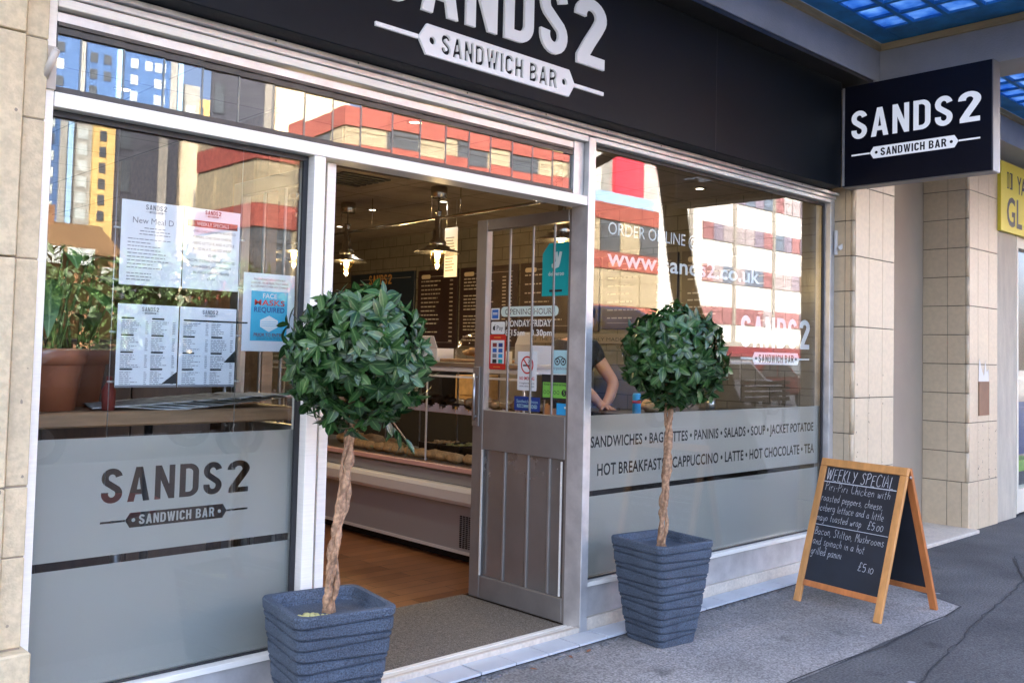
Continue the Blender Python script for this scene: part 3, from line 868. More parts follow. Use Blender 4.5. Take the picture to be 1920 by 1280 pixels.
# louvre window over the transom
lw = MB()
lw.box(.992, 3.474, .030, .034, 2.205, 2.216); lw.box(.992, 3.474, .030, .034, 2.430, 2.443)
lw.box(.992, 1.002, .030, .034, 2.205, 2.443)
lo = lw.build('louvre_window', M['darkmetal'], sf)
xs = [.992, 1.08, 1.221, 1.362, 1.505, 1.649, 1.792, 1.93, 2.06, 2.196, 2.355, 2.505, 2.65, 2.787, 2.92, 3.06, 3.195, 3.335, 3.472]
al = R(2.8)
for i in range(len(xs)-1):
    x0, x1 = xs[i], xs[i+1]+.008
    a = al + R(rnd.uniform(-.22, .22))
    w = (x1-x0)
    o = Vector((x0, .058, 2.216)); u = Vector((math.cos(a), -math.sin(a), 0)); n = Vector((-math.sin(a), -math.cos(a), 0)); tl = R(rnd.uniform(-.15, .15))
    v = (Vector((0, 0, 1)) + n*math.sin(tl)).normalized()
    b = MB(); b.prism(rect(0, 0, w-.009, .216), o, u, v, n, .004); b.build('louvre_pane', M['glass_louvre'], lo)
    c = MB()
    for z0, z1 in ((2.2055, 2.232), (2.408, 2.4435)):
        c.prism([(0, 0), (w-.010, 0), (w-.010, z1-z0), (0, z1-z0)], Vector((x0+.001, .052, z0)), u, Vector((0, 0, 1)), n, .010)
    c.build('pane_clip', M['darkmetal'], lo, split=True)
    c = MB(); c.prism(rect(w-.0085, .018, w-.003, .190), o, u, v, n, .005); c.build('pane_edge', M['glass_edge'], lo)

# threshold, mat and doors
b = MB(); b.box(2.009, 3.549, -.004, .022, .02, .048); b.build('threshold', M['threshold'], sf, bevel=.003)
b = MB(); b.box(2.009, 3.549, .024, .058, .02, .042); b.box(2.009, 3.549, .060, .075, .02, .037); b.box(2.009, 3.549, .077, .092, .02, .040); b.box(2.009, 3.549, .094, .110, .02, .037); b.build('door_track', M['alu'], sf, split=True)
b = MB(); b.box(2.02, 3.545, .112, .885, .022, .036); tag(b.build('entrance_mat', M['mat_fibre']), 'brown fibre entrance mat lying inside the open doorway', 'mat')

def door_leaf(x0, side):
    """leaf folded open into the shop; x0 = left face, side=+1 when its face towards -X carries the detail"""
    b = MB()
    x1 = x0+.044
    b.box(x0, x1, .765, .850, .038, 2.150); b.box(x0, x1, .078, .132, .038, 2.150)
    b.box(x0, x1, .133, .764, 2.088, 2.150); b.box(x0, x1, .133, .764, .860, 1.080); b.box(x0, x1, .133, .764, .038, .160)
    d = b.build('door', M['alu_door'], sf, bevel=.003)
    for y in (.249, .409, .589):
        b = MB(); b.box(x0+.012, x0+.0235, y-.007, y+.007, 1.081, 2.087); b.build('glazing_bar', M['alu_door'], d, bevel=.003)
        b = MB(); b.box(x0+.008, x1-.008, y-.008, y+.008, .161, .859); b.build('panel_bar', M['alu_door'], d, bevel=.003)
    b = MB(); b.box(x0+.024, x0+.030, .1325, .7645, 1.0805, 2.0875); b.build('door_pane', M['glass_case'], d)
    b = MB(); b.box(x0+.017, x0+.027, .1325, .7645, .1605, .8595); b.build('kick_panel', mat('grey_panel', (.34, .34, .325), .24, .7, var=.12, vscale=3), d)
    b = MB(); b.box(x0-.008, x0-.001, .142, .150, .170, .85); b.box(x0-.006, x0-.0005, .752, .7635, .165, .858); b.build('beading', M['alu'], d, split=True)
    b = MB(); b.box(x0-.010, x0-.001, .79, .846, .985, 1.32); b.build('push_plate', M['alu_door'], d, bevel=.002)
    b = MB(); b.tube([(x0-.03, .81, 1.02), (x0-.03, .81, 1.28)], .009, 8); b.tube([(x0-.03, .81, 1.04), (x0, .81, 1.04)], .006, 6); b.tube([(x0-.03, .81, 1.26), (x0, .81, 1.26)], .006, 6); b.build('handle', M['steel'], d)
    b = MB(); b.box(x0+.002, x1-.002, .060, .077, .04, 2.148); b.build('hinge_strip', M['alu'], d)
    return d
door_leaf(3.558, 1)
door_leaf(2.052, 1)

# door writing and stickers (each one could be peeled off)
dp = Plane2((3.579, 0, 0), (0, -1, 0), (0, 0, 1), (-1, 0, 0))        # x of the sheet runs towards -Y
def dsheet(name, loops_, m, parent, lift=.0): return dp.sheet(name, [[(-p[0], p[1]) for p in l] for l in loops_] if False else loops_, m, parent, lift)
def dr(y0, z0, y1, z1): return rect(-y0, z0, -y1, z1)                # y0>y1
def sticker(name, label, cat, y0, z0, y1, z1, m):
    t = thing(name, label, cat, (3.575, (y0+y1)/2, z0))
    dp.sheet('backing', [dr(y0, z0, y1, z1)], m, t, .001)
    return t
def rrect(x0, y0, x1, y1, r):
    return arc(x1-r, y0+r, r, r, -90, 0, 5)+arc(x1-r, y1-r, r, r, 0, 90, 5)+arc(x0+r, y1-r, r, r, 90, 180, 5)+arc(x0+r, y0+r, r, r, 180, 270, 5)
t = thing('opening_hours', 'white opening hours lettering with a rounded plate on the open glass door', 'lettering', (3.575, .43, 1.5))
dp.sheet('plate', [rrect(-.656, 1.600, -.214, 1.655, .026)] + btext('OPENING HOURS', -.625, 1.611, .032, width=.385), M['mint'], t, .001)
dp.sheet('vinyl_lettering', btext('MONDAY-FRIDAY', -.617, 1.546, .034, off=.018, width=.350), M['vinyl_white'], t, .001)
dp.sheet('vinyl_lettering', btext('8.15am - 3.30pm', -.617, 1.496, .033, off=.018, width=.360), M['vinyl_white'], t, .001)
t = sticker('card_sticker', 'small blue square card payment sticker at the top of the door stickers', 'sticker', .736, 1.584, .668, 1.648, M['vinyl_white'])
dp.sheet('blue_square', [dr(.728, 1.591, .676, 1.641)], M['blue_card'], t, .002)
dp.sheet('print', [dr(.722, 1.612, .682, 1.616), dr(.722, 1.620, .682, 1.624)], M['vinyl_white'], t, .003, each=True)
t = thing('card_sticker', 'white rounded phone payment sticker above the red sticker on the door', 'sticker', (3.575, .68, 1.5))
dp.sheet('backing', [rrect(-.734, 1.504, -.622, 1.573, .010)], M['vinyl_white'], t, .001)
apple = [(p[0]*.011-.708, p[1]*.013+1.537) for p in arc(0, 0, 1, 1, 35, 325, 14) + [(.45, 0)]]
dp.sheet('apple_mark', [apple], M['black_ink'], t, .002)
dp.sheet('apple_leaf', [[(-.707, 1.552), (-.701, 1.559), (-.699, 1.556), (-.704, 1.551)]], M['black_ink'], t, .002)
dp.sheet('print', btext('Pay', -.690, 1.526, .026, width=.054), M['black_ink'], t, .002)
t = thing('card_sticker', 'tall red sticker of accepted payment cards near the door edge', 'sticker', (3.575, .68, 1.3))
dp.sheet('backing', [rrect(-.744, 1.307, -.610, 1.501, .008)], M['red_card'], t, .001)
dp.sheet('white_panel', [dr(.732, 1.340, .622, 1.470)], M['vinyl_white'], t, .002)
k = 0
for zz in (1.442, 1.412, 1.382, 1.352):
    for yy in (.716, .668):
        mm = [M['maroon'], M['navy_card'], M['blue_card'], M['blue_card'], M['grey_ink'], M['sky_card'], M['black_ink'], M['teal']][k]; k += 1
        dp.sheet('card_mark', [dr(yy, zz-.010, yy-.034, zz+.012)], mm, t, .003)
dp.sheet('print', [dr(.708, 1.482, .652, 1.489), dr(.708, 1.318, .652, 1.324)], mat('orange_print', (.8, .25, .05), .5), t, .002, each=True)
t = sticker('no_smoking_sign', 'white no smoking notice with a red barred circle on the door', 'sign', .512, 1.201, .365, 1.410, M['vinyl_white'])
dp.sheet('red_ring', [circ(-.438, 1.338, .048, 28), circ(-.438, 1.338, .040, 28)], M['red_card'], t, .002)
dp.sheet('cigarette', [rect(-.470, 1.331, -.420, 1.339), rect(-.417, 1.331, -.408, 1.339)] + [stroke([(-.424, 1.345), (-.43, 1.352), (-.42, 1.358), (-.428, 1.366)], .004)], M['black_ink'], t, .002, each=True)
dp.sheet('bar', [[(-.472, 1.368), (-.466, 1.374), (-.404, 1.308), (-.410, 1.302)]], M['red_card'], t, .0025)
dp.sheet('print', btext('NO SMOKING', -.438, 1.258, .017, off=.018, width=.115, align='L') and btext('NO SMOKING', -.496, 1.258, .017, off=.018, width=.116), M['red_card'], t, .002)
dp.sheet('print', btext('It is against the law to', -.494, 1.236, .0095, width=.112) + btext('smoke in these premises', -.494, 1.220, .0095, width=.112), M['black_ink'], t, .002)
t = sticker('review_sticker', 'pale blue review site sticker with a round eyed owl on the door', 'sticker', .254, 1.297, .133, 1.421, M['teal_pale'])
for yy in (.215, .172):
    dp.sheet('owl_eye', [circ(-yy, 1.362, .020, 20), circ(-yy, 1.362, .014, 20)], M['black_ink'], t, .002)
    dp.sheet('owl_eye', [circ(-yy, 1.362, .007, 12)], M['black_ink'], t, .002)
dp.sheet('owl_brow', [stroke(arc(-.1935, 1.352, .034, .036, 150, 30, 10), .005)], M['black_ink'], t, .002)
dp.sheet('print', btext('tripadvisor', -.242, 1.320, .016, width=.10), M['grey_ink'], t, .002)
t = sticker('hygiene_sticker', 'black and green food hygiene rating sticker showing a five on the door', 'sticker', .325, 1.158, .133, 1.292, M['black_ink'])
dp.sheet('green_panel', [dr(.316, 1.172, .140, 1.252)], M['green_card'], t, .002)
dp.sheet('print', btext('FOOD HYGIENE RATING', -.308, 1.236, .010, off=.018, width=.160), M['black_ink'], t, .003)
for k in range(5):
    dp.sheet('rating_ring', [circ(-.300+.024*k, 1.200, .010, 14), circ(-.300+.024*k, 1.200, .0075, 14)], M['black_ink'], t, .003)
dp.sheet('rating_disc', [circ(-.162, 1.200, .017, 18)] + btext('5', -.168, 1.190, .021, off=.018), M['black_ink'], t, .003)
t = sticker('recommended_sticker', 'dark blue recommended sticker at the bottom of the door glass', 'sticker', .533, 1.092, .335, 1.168, M['navy_card'])
dp.sheet('print', btext('Sandwich Union', -.515, 1.134, .017, width=.165) + btext('RECOMMENDED', -.510, 1.108, .018, off=.018, width=.155), M['teal_pale'], t, .002)
t = sticker('blue_sticker', 'small bright blue sticker in the bottom corner of the door glass', 'sticker', .214, 1.085, .137, 1.146, M['sky_card'])
dp.sheet('print', [circ(-.153, 1.125, .006)], M['vinyl_white'], t, .002)
t = thing('delivery_sign', 'teal delivery sign with a white animal mark hanging on the door glass', 'sign', (3.57, .23, 1.71))
dp.sheet('backing', [[(-.338, 1.705), (-.133, 1.705), (-.133, 1.985), (-.29, 1.985), (-.338, 1.93)]], M['teal'], t, .003)
dp.sheet('animal_mark', [[(-.27, 1.872), (-.238, 1.886), (-.247, 1.935), (-.227, 1.938), (-.222, 1.905), (-.212, 1.938), (-.194, 1.935), (-.208, 1.876), (-.216, 1.856), (-.245, 1.848), (-.268, 1.856)]], M['mint'], t, .004)
dp.sheet('print', btext('deliveroo', -.292, 1.812, .022, off=.018, width=.115), M['mint'], t, .004)
dp.sheet('black_strip', [dr(.283, 1.726, .19, 1.738)], M['black_ink'], t, .004)

# ================================================================== FASCIA and projecting sign
fs = thing('fascia_sign', 'long black fascia sign with white SANDS 2 SANDWICH BAR lettering over the shopfront', 'sign', (3.5, -.1, 2.56))
b = MB(); b.box(.90, 5.925, -.14, -.001, 2.561, 3.272); b.build('panel', M['fascia'], fs, bevel=.003)
b = MB(); b.box(.90, 6.1, -.275, .0, 3.275, 3.30); b.build('top_strip', M['darkmetal'], fs)  # dark flat strip above the fascia, under the wall beam
b = MB(); b.box(4.46, 4.4625, -.1408, -.13, 2.563, 3.27); b.build('panel_joint', M['gasket'], fs)
fp = Plane2((2.12, -.14, 2.685), (1, 0, 0), (0, 0, 1), (0, -1, 0))
let, plq, lines = logo(1.365, gap=.086, capr=.240)
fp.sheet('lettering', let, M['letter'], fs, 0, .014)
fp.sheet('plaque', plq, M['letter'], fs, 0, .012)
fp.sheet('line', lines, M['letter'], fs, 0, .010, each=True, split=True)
for x in (1.75, 2.12, 2.7, 3.2, 3.65, 4.1, 4.9, 5.6):
    b = MB(); b.lathe((x, -.036, 2.549), [(.004, 0), (.004, .001)], 8); o = b.build('screw', M['gasket'], sf)
    o.matrix_basis = Matrix.Translation((x, -.0355, 2.549)) @ Matrix.Rotation(PI/2, 4, 'X') @ Matrix.Translation((-x, .036, -2.549))

ps = thing('projecting_sign', 'square navy projecting sign with white SANDS 2 logo at the end of the fascia', 'sign', (5.98, -.6, 2.56))
b = MB(); b.box(5.931, 6.045, -1.096, -.142, 2.563, 3.236); b.build('box', M['sign_navy'], ps, bevel=.003)
b = MB(); b.box(5.934, 6.046, -1.102, -1.0965, 2.560, 3.237); b.box(5.934, 6.043, -1.096, -.15, 2.5565, 2.5625); b.build('edge_trim', M['sign_edge'], ps, split=True)
b = MB(); b.box(5.926, 5.9305, -.160, -.145, 2.57, 3.23); b.build('hinge_strip', M['alu_dull'], ps)
bpn = Plane2((5.931, -.209, 2.767), (0, -1, 0), (0, 0, 1), (-1, 0, 0))
let, plq, lines = logo(.82, gap=.130, capr=.228)
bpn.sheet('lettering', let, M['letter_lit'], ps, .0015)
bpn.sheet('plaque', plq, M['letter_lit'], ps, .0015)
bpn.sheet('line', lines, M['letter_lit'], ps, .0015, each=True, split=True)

# ================================================================== CANOPY with blue glass blocks
cn = thing('canopy', 'grey rendered canopy with blue glass block panels over the pavement', 'canopy', (4, -1, 3.3))
b = MB(); b.box(-14, 34, -.28, .0, 3.302, 3.90); b.build('wall_beam', M['canopy'], cn)
for x in (-3.2, 1.4, 6.182, 10.2, 14.4):
    b = MB(); b.box(x, x+.34, -1.75, -.281, 3.285, 3.899); b.build('cross_beam', M['canopy'], cn)
b = MB(); b.box(-14, 34, -2.0, -1.752, 3.28, 3.90); b.build('front_beam', M['canopy'], cn)
def block_mat():
    m = bpy.data.materials.new('blue_glass_block'); m.use_nodes = True; n = m.node_tree; n.nodes.clear()
    out = n.nodes.new('ShaderNodeOutputMaterial')
    tr = n.nodes.new('ShaderNodeBsdfTranslucent'); gl = n.nodes.new('ShaderNodeBsdfGlossy'); gl.inputs['Roughness'].default_value = .25
    tc = n.nodes.new('ShaderNodeTexCoord'); no = n.nodes.new('ShaderNodeTexNoise'); no.inputs['Scale'].default_value = 7; no.inputs['Detail'].default_value = 3
    n.links.new(tc.outputs['Object'], no.inputs['Vector'])
    r = n.nodes.new('ShaderNodeValToRGB'); r.color_ramp.elements[0].position = .35; r.color_ramp.elements[0].color = (.09, .28, .58, 1)
    r.color_ramp.elements[1].position = .68; r.color_ramp.elements[1].color = (.46, .66, .86, 1)
    n.links.new(no.outputs[0], r.inputs[0]); n.links.new(r.outputs[0], tr.inputs[0])
    mx = n.nodes.new('ShaderNodeMixShader'); mx.inputs[0].default_value = .12
    n.links.new(tr.outputs[0], mx.inputs[1]); n.links.new(gl.outputs[0], mx.inputs[2]); n.links.new(mx.outputs[0], out.inputs[0])
    return m
M['block'] = block_mat()
M['blue_rib'] = mat('blue_painted_rib', (.03, .25, .58), .6, var=.3, vscale=6)
for x0, x1 in ((1.74, 6.181), (6.523, 10.199), (10.541, 14.399)):
    b = MB()
    b.box(x0, x1, -.300, -.2805, 3.515, 3.56); b.box(x0, x1, -1.7515, -1.73, 3.515, 3.56)
    b.box(x0, x0+.02, -1.729, -.301, 3.515, 3.56); b.box(x1-.02, x1, -1.729, -.301, 3.515, 3.56)
    b.build('timber_trim', M['wood_trim'], cn, split=True)
    g = MB(); rb = MB()
    nx = int((x1-x0-.3)/.215); ny = 6
    ox = x0+.10; oy = -1.70
    py = 1.30/ny
    for i in range(nx):
        for j in range(ny):
            cx, cy2 = ox+.215*i+.107, oy+py*j+py/2
            g.box(cx-.092, cx+.092, cy2-.092, cy2+.092, 3.575+rnd.uniform(0, .006), 3.605)
    g.build('glass_blocks', M['block'], cn, bevel=.01)
    for i in range(nx+1): rb.box(ox+.215*i-.0145, ox+.215*i+.0145, -1.749, -.302, 3.566, 3.61)
    for j in range(ny+1): rb.box(x0+.001, x1-.001, oy+py*j-.0145, oy+py*j+.0145, 3.564, 3.612)
    rb.box(x0+.001, ox-.02, -1.749, -.302, 3.565, 3.611); rb.box(ox+.215*nx+.02, x1-.001, -1.749, -.302, 3.565, 3.611); rb.box(x0+.001, x1-.001, -.44, -.302, 3.563, 3.613)
    rb.build('concrete_ribs', M['blue_rib'], cn)

# ------------------------------------------------------------------ neighbour shop at the right
ys = thing('shop_sign', 'yellow shop sign with dark letters YA and GL at the right edge', 'sign', (9.5, -.09, 2.6))
b = MB(); b.box(8.955, 13.2, -.10, -.063, 2.604, 3.235); b.build('panel', M['yellow'], ys)
yp = Plane2((0, -.10, 0), (1, 0, 0), (0, 0, 1), (0, -1, 0))
yp.sheet('lettering', btext('YA', 9.36, 2.985, .16, off=.018, width=.22) + btext('GL', 9.085, 2.665, .26, off=.018, width=.40), M['black_ink'], ys, .002)
yp.sheet('mark', [rect(9.10, 3.0, 9.14, 3.15), rect(9.11, 3.012, 9.13, 3.138)], M['black_ink'], ys, .002)
yp.sheet('mark', [rect(9.165, 3.0, 9.235, 3.15), rect(9.175, 3.012, 9.20, 3.138)], M['black_ink'], ys, .002)
nw = thing('neighbour_shopfront', 'cream framed window of the neighbouring shop at the right edge', 'shopfront', (10, 0, 0))
b = MB(); b.box(9.452, 9.50, -.065, .05, .03, 2.60); b.box(9.502, 13, -.05, .05, 2.50, 2.60); b.box(9.502, 13, -.05, .05, .03, .25); b.build('frame', mat('cream_frame', (.72, .68, .55), .5), nw, split=True)
b = MB(); b.box(9.502, 13, .0, .008, .252, 2.498); b.build('window_pane', M['glass'], nw)
b = MB(); b.box(9.45, 13.2, 1.2, 1.5, 0, 3.2); b.build('rear_wall', mat('pale_shop_wall', (.65, .68, .66), .8), nw)
po = thing('drinks_poster', 'blue drinks poster with a red and white round mark in the far shop window', 'poster', (9.7, .03, .5))
pp = Plane2((0, .03, 0), (1, 0, 0), (0, 0, 1), (0, -1, 0))
pp.sheet('backing', [rect(9.505, .55, 10.1, 1.05)], M['navy_card'], po, .001)
pp.sheet('mark', [arc(9.62, .78, .10, .10, 0, 180, 12)], M['red_card'], po, .003)
pp.sheet('mark', [arc(9.62, .775, .10, .10, 180, 360, 12)], M['blue_card'], po, .003)
pp.sheet('lettering', btext('P', 9.515, .93, .09, off=.018), M['vinyl_white'], po, .003)
b = MB(); b.box(9.51, 10.6, .10, .45, .36, .47); tag(b.build('produce_crate', mat('lime_green', (.35, .62, .06), .6), bevel=.01), 'lime green crate low in the far shop window', 'crate')
b = MB(); b.box(9.51, 10.0, .5, .9, .26, 1.25); tag(b.build('display_unit', mat('dark_green', (.05, .22, .12), .6), bevel=.02), 'dark green display unit behind the far shop glass', 'display unit')

# ================================================================== STEP, door bits
st = thing('front_step', 'row of pale blue glazed tiles stepping along the foot of the shopfront', 'step', (4, -.07, 0))
b = MB()
x = 3.61 - .2075*13
while x < 6.10:
    b.box(max(x, .99)+.0035, min(x+.2075, 6.108)-.0035, -.138, -.005, .014, .025+rnd.uniform(-.0008, .0008)); x += .2075
b.build('tile', M['step_tile'], st, bevel=.001)
b = MB(); b.box(.99, 6.108, -.124, .0, -.02, .0135); b.box(.99, 6.108, -.1235, -.006, .0137, .0205); b.build('shadow_bed', M['dark'], st)  # near-black: dark tile joints, and the shadow gap below painted in
b = MB()
for i in range(70):
    x = rnd.uniform(2.0, 5.2); y = -.150 + rnd.uniform(-.03, .012)
    b.blob((x, y, .004), (rnd.uniform(.008, .035), rnd.uniform(.006, .014), rnd.uniform(.004, .009)), 6, .5, i)
o = b.build('rubble', mat('crumbled_mortar', (.15, .15, .15), .95, var=.35, vscale=40, bump=.6), None); o['kind'] = 'stuff'
tag(o, 'crumbled mortar and dirt along the gap under the tiled step', 'debris')
def dry_leaf(x, y, rz, s, label):
    b = MB()
    pts = [(-1, 0), (-.5, .32), (.1, .38), (.7, .2), (1.1, 0), (.6, -.25), (0, -.36), (-.6, -.25)]
    b.loops([pts], (0, 0, 0), (s, 0, 0), (0, s, 0), (0, 0, 1), .0018)
    for v in b.bm.verts: v.co.z += .004+abs(v.co.y)*.5 + .15*abs(v.co.x)
    o = b.build('dry_leaf', M['brown_leaf']); tag(o, label, 'leaf', 'dry leaves by the step'); place(o, (x, y, .004), rz)
dry_leaf(3.40, -.20, .3, .022, 'brown dry leaf nearest the right planter, on the pavement by the step')
dry_leaf(3.27, -.205, 1.2, .018, 'small brown dry leaf lying further left along the tiled step')
dry_leaf(3.02, -.215, 2.0, .016, 'small curled dry leaf on the dirt in front of the doorway')

t = thing('alarm_sensor', 'white plastic sensor on a bracket at the top right of the window frame', 'sensor', (6.10, -.02, 2.15))
b = MB(); b.box(6.085, 6.118, -.022, -.005, 2.13, 2.30); b.build('bracket', M['white_plastic'], t, bevel=.003)
b = MB(); b.bar((6.10, -.03, 2.17), (6.18, -.09, 2.245), .03, .03); b.build('sensor_head', M['white_plastic'], t, bevel=.003)
t = thing('wall_fitting', 'short beige plastic tube fixed to the upper left window frame', 'fitting', (.962, -.03, 2.27))
b = MB(); b.box(.953, .990, -.012, -.001, 2.206, 2.345); b.build('back_plate', M['offwhite_tube'], t, bevel=.002)
b = MB(); b.tube([(.950, -.022, 2.235), (.972, -.06, 2.32)], .012, 12); b.build('tube', M['offwhite_tube'], t)
b = MB(); b.tube([(.9725, -.061, 2.3215), (.973, -.0618, 2.3232)], .009, 12); b.build('tube_end', M['white_plastic'], t)

# ================================================================== PLANTERS AND TOPIARY
def rsq(s, r, n=4):
    out = []
    for cx, cy2, a in ((s-r, s-r, 0), (-s+r, s-r, 90), (-s+r, -s+r, 180), (s-r, -s+r, 270)):
        out += arc(cx, cy2, r, r, a, a+90, n)
    return out
def make_planter():
    root = thing('planter', 'x', 'planter', (0, 0, 0), 'square ridged planters outside the shop')
    H = .50; N = 13
    bm = MB(); B = bm.bm
    def half(z): return .116 + (.186-.116)*(z/H)**.85
    tilt = [0, .006, -.005, .007, .002, -.006, .005, -.003, .006, -.006, .003, -.005, .003, 0]
    tily = [0, -.004, .005, -.002, .006, .003, -.006, .005, -.002, .005, -.004, .004, -.002, 0]
    rings = []
    def ring(z, d, k):
        s = half(z)+d
        vs = []
        for x, y in rsq(s, .030+.012*(z/H)):
            zz = z + (tilt[k]*x/s + tily[k]*y/s if 0 < k < N else 0)
            vs.append(B.verts.new((x, y, zz)))
        rings.append(vs)
    ring(0, -.004, 0)
    for k in range(N):
        z0 = H*k/N; z1 = H*(k+1)/N
        ring(z0 + (.001 if k else 0), .002 if k else -.001, k)
        ring(z0 + .007, .0055, k)
        ring(z1 - .006, .0045, k+1)
        if k < N-1: ring(z1 - .0005, -.006, k+1)
    ring(H, .001, N); ring(H, -.020, N); ring(H-.03, -.026, N); ring(H-.031, -.036, N); ring(H-.042, -.040, N)
    n = len(rings[0])
    for i in range(len(rings)-1):
        for k in range(n):
            B.faces.new((rings[i][k], rings[i][(k+1)%n], rings[i+1][(k+1)%n], rings[i+1][k]))
    B.faces.new(rings[0][::-1]); B.faces.new(rings[-1])
    bm.build('shell', M['planter'], root)
    b = MB()
    for i in range(26):
        b.blob((-.075+rnd.gauss(0, .025), -.055+rnd.gauss(0, .025), .462), (rnd.uniform(.008, .02), rnd.uniform(.008, .02), .006), 6, .4, i)
    b.build('chippings', M['moss'], root)
    return root
pl1 = make_planter()
pl2 = copy_tree(pl1)
place(pl1, (1.905, -.275, 0), R(-10), 'blue grey ridged square planter left of the doorway, nearest the camera')
place(pl2, (3.835, -.285, 0), R(-7.5), 'blue grey ridged square planter right of the doorway, in front of the window')

def leaf_into(bm, uvl, p, d, nrm, L, Wd, fold=.25, curl=.25, seg=4):
    d = d.normalized(); s = d.cross(nrm)
    if s.length < .01: s = d.cross(Vector((1, .3, .2)))
    s.normalize(); n = s.cross(d).normalized()
    prof = [0.10, .72, 1.0, .78, 0.04] if seg == 4 else [.15, 1.0, .05]
    rows = []
    for i, w in enumerate(prof):
        t = i/(len(prof)-1)
        c = p + d*(L*t) - n*(curl*L*t*t)
        hw = Wd*.5*w
        rows.append((bm.verts.new(c - s*hw + n*(fold*hw)), bm.verts.new(c), bm.verts.new(c + s*hw + n*(fold*hw)), t))
    for i in range(len(rows)-1):
        a, b2 = rows[i], rows[i+1]
        for k, (u0, u1) in ((0, (0, .5)), (1, (.5, 1))):
            f = bm.faces.new((a[k], a[k+1], b2[k+1], b2[k])); f.smooth = True
            for l, uvv in zip(f.loops, ((u0, a[3]), (u1, a[3]), (u1, b2[3]), (u0, b2[3]))): l[uvl].uv = uvv
def leaf_mesh(name, gen, m, parent=None):
    bm = bmesh.new(); uvl = bm.loops.layers.uv.new('UVMap')
    gen(bm, uvl)
    me = bpy.data.meshes.new(name); bm.to_mesh(me); bm.free(); me.materials.append(m)
    o = bpy.data.objects.new(name, me); COL.objects.link(o)
    if parent: attach(o, parent)
    return o
def rdir(r):
    z = r.uniform(-1, 1); a = r.uniform(0, 2*PI); q = math.sqrt(1-z*z)
    return Vector((q*math.cos(a), q*math.sin(a), z))
def make_topiary(label, seed, loc, lean, sprig, cz):
    r = random.Random(seed)
    root = thing('topiary_tree', label, 'topiary', loc, 'ball topiary trees in the planters')
    L0 = Vector(loc); top = L0 + Vector(lean)
    C0 = Vector((top.x, top.y, cz))
    b = MB()
    def spine(t): return L0.lerp(Vector((top.x, top.y, cz-.10)), t) + Vector((.010*math.sin(t*7+seed), .008*math.sin(t*5+1+seed), 0))
    n = 60
    for ph, rr, amp, rad in ((0, .0150, .006, 0), (2.2, .0092, .0165, 0), (4.4, .0075, .0175, 0)):
        pts = []; rads = []
        for i in range(n+1):
            t = i/n; a = ph + t*7.5
            p = spine(t) + Vector((math.cos(a), math.sin(a), 0))*amp*(1+.35*math.sin(t*23+ph))
            pts.append(p); rads.append(rr*(1.15-.3*t)*(1+.18*math.sin(t*31+ph*2)+.16*math.sin(t*67+ph)+.20*r.uniform(-1, 1)))
        pts[0].z = L0.z-.02
        b.tube(pts, rads, 9)
    for k in range(9):
        a = k*2*PI/9; s0 = spine(.88+.012*k)
        e = C0 + Vector((math.cos(a)*.13, math.sin(a)*.13, r.uniform(-.10, .06)))
        b.tube([s0, s0.lerp(e, .5)+Vector((0, 0, -.015)), e], [.010, .007, .003], 6)
    b.build('trunk', M['bark'], root)
    RR = .262
    def gen(bm, uvl):
        for cnt, rad, per in ((235, .230, 6), (140, .175, 5), (70, .11, 5)):
            for i in range(cnt):
                z = 1 - 2*(i+.5)/cnt; a = i*2.399963 + r.uniform(-.35, .35); q = math.sqrt(max(0, 1-z*z))
                o = (Vector((q*math.cos(a), q*math.sin(a), z)) + rdir(r)*.10).normalized()
                bump = 1 + .20*noise.noise(o*1.9 + Vector((seed, 0, 0))) + r.uniform(-.10, .08) + (.10 if r.random() < .06 else 0)
                p = C0 + Vector((o.x, o.y, o.z*.95))*rad*bump
                ax = (o + Vector((0, 0, -.25)) + rdir(r)*.35).normalized()
                e1 = ax.cross(Vector((.3, .2, .9))).normalized(); e2 = ax.cross(e1)
                ph = r.uniform(0, 6.3)
                for k in range(per):
                    b_ = ph + k*2*PI/per*1.0 + r.uniform(-.3, .3); op = r.uniform(.55, 1.45)
                    rad_d = e1*math.cos(b_) + e2*math.sin(b_)
                    d = (ax*math.cos(op) + rad_d*math.sin(op) + Vector((0, 0, -.18))).normalized()
                    nr = (ax*math.sin(op) - rad_d*math.cos(op)*.6 + o*.5).normalized()
                    L = r.uniform(.036, .080)
                    leaf_into(bm, uvl, p, d, nr, L, L*r.uniform(.40, .50), fold=r.uniform(.12, .35), curl=r.uniform(.1, .4))
        for base, tip, m in sprig:
            B0 = C0+Vector(base); T0 = C0+Vector(tip)
            for k in range(m):
                t = (k+.5)/m; p = B0.lerp(T0, t) - Vector((0, 0, .03*t*t))
                for s in (-1, 1):
                    d = ((T0-B0).normalized() + Vector((0, 0, -.7)) + rdir(r)*.7).normalized()
                    leaf_into(bm, uvl, p, d, (Vector((0, -.5, 1))+rdir(r)*.4).normalized(), r.uniform(.05, .08), r.uniform(.02, .032), .2, .3)
    cr = leaf_mesh('crown', gen, M['leaf'], root)
    if sprig:
        b = MB()
        for base, tip, m in sprig:
            B0 = C0+Vector(base); T0 = C0+Vector(tip)
            b.tube([B0, B0.lerp(T0, .5)+Vector((0, 0, .01)), T0-Vector((0, 0, .03))], [.004, .003, .002], 5)
        b.build('twig', M['bark'], root)
    return root
make_topiary('ball topiary in the left planter, with a stray sprig hanging on its right', 3, (1.905, -.268, .43), (.032, -.09, 0), [((.06, -.04, -.20), (.21, -.05, -.29), 9)], 1.375)
make_topiary('ball topiary on a twisted trunk in the right planter, in front of the big window', 11, (3.835, -.283, .43), (-.004, -.055, 0), [], 1.398)

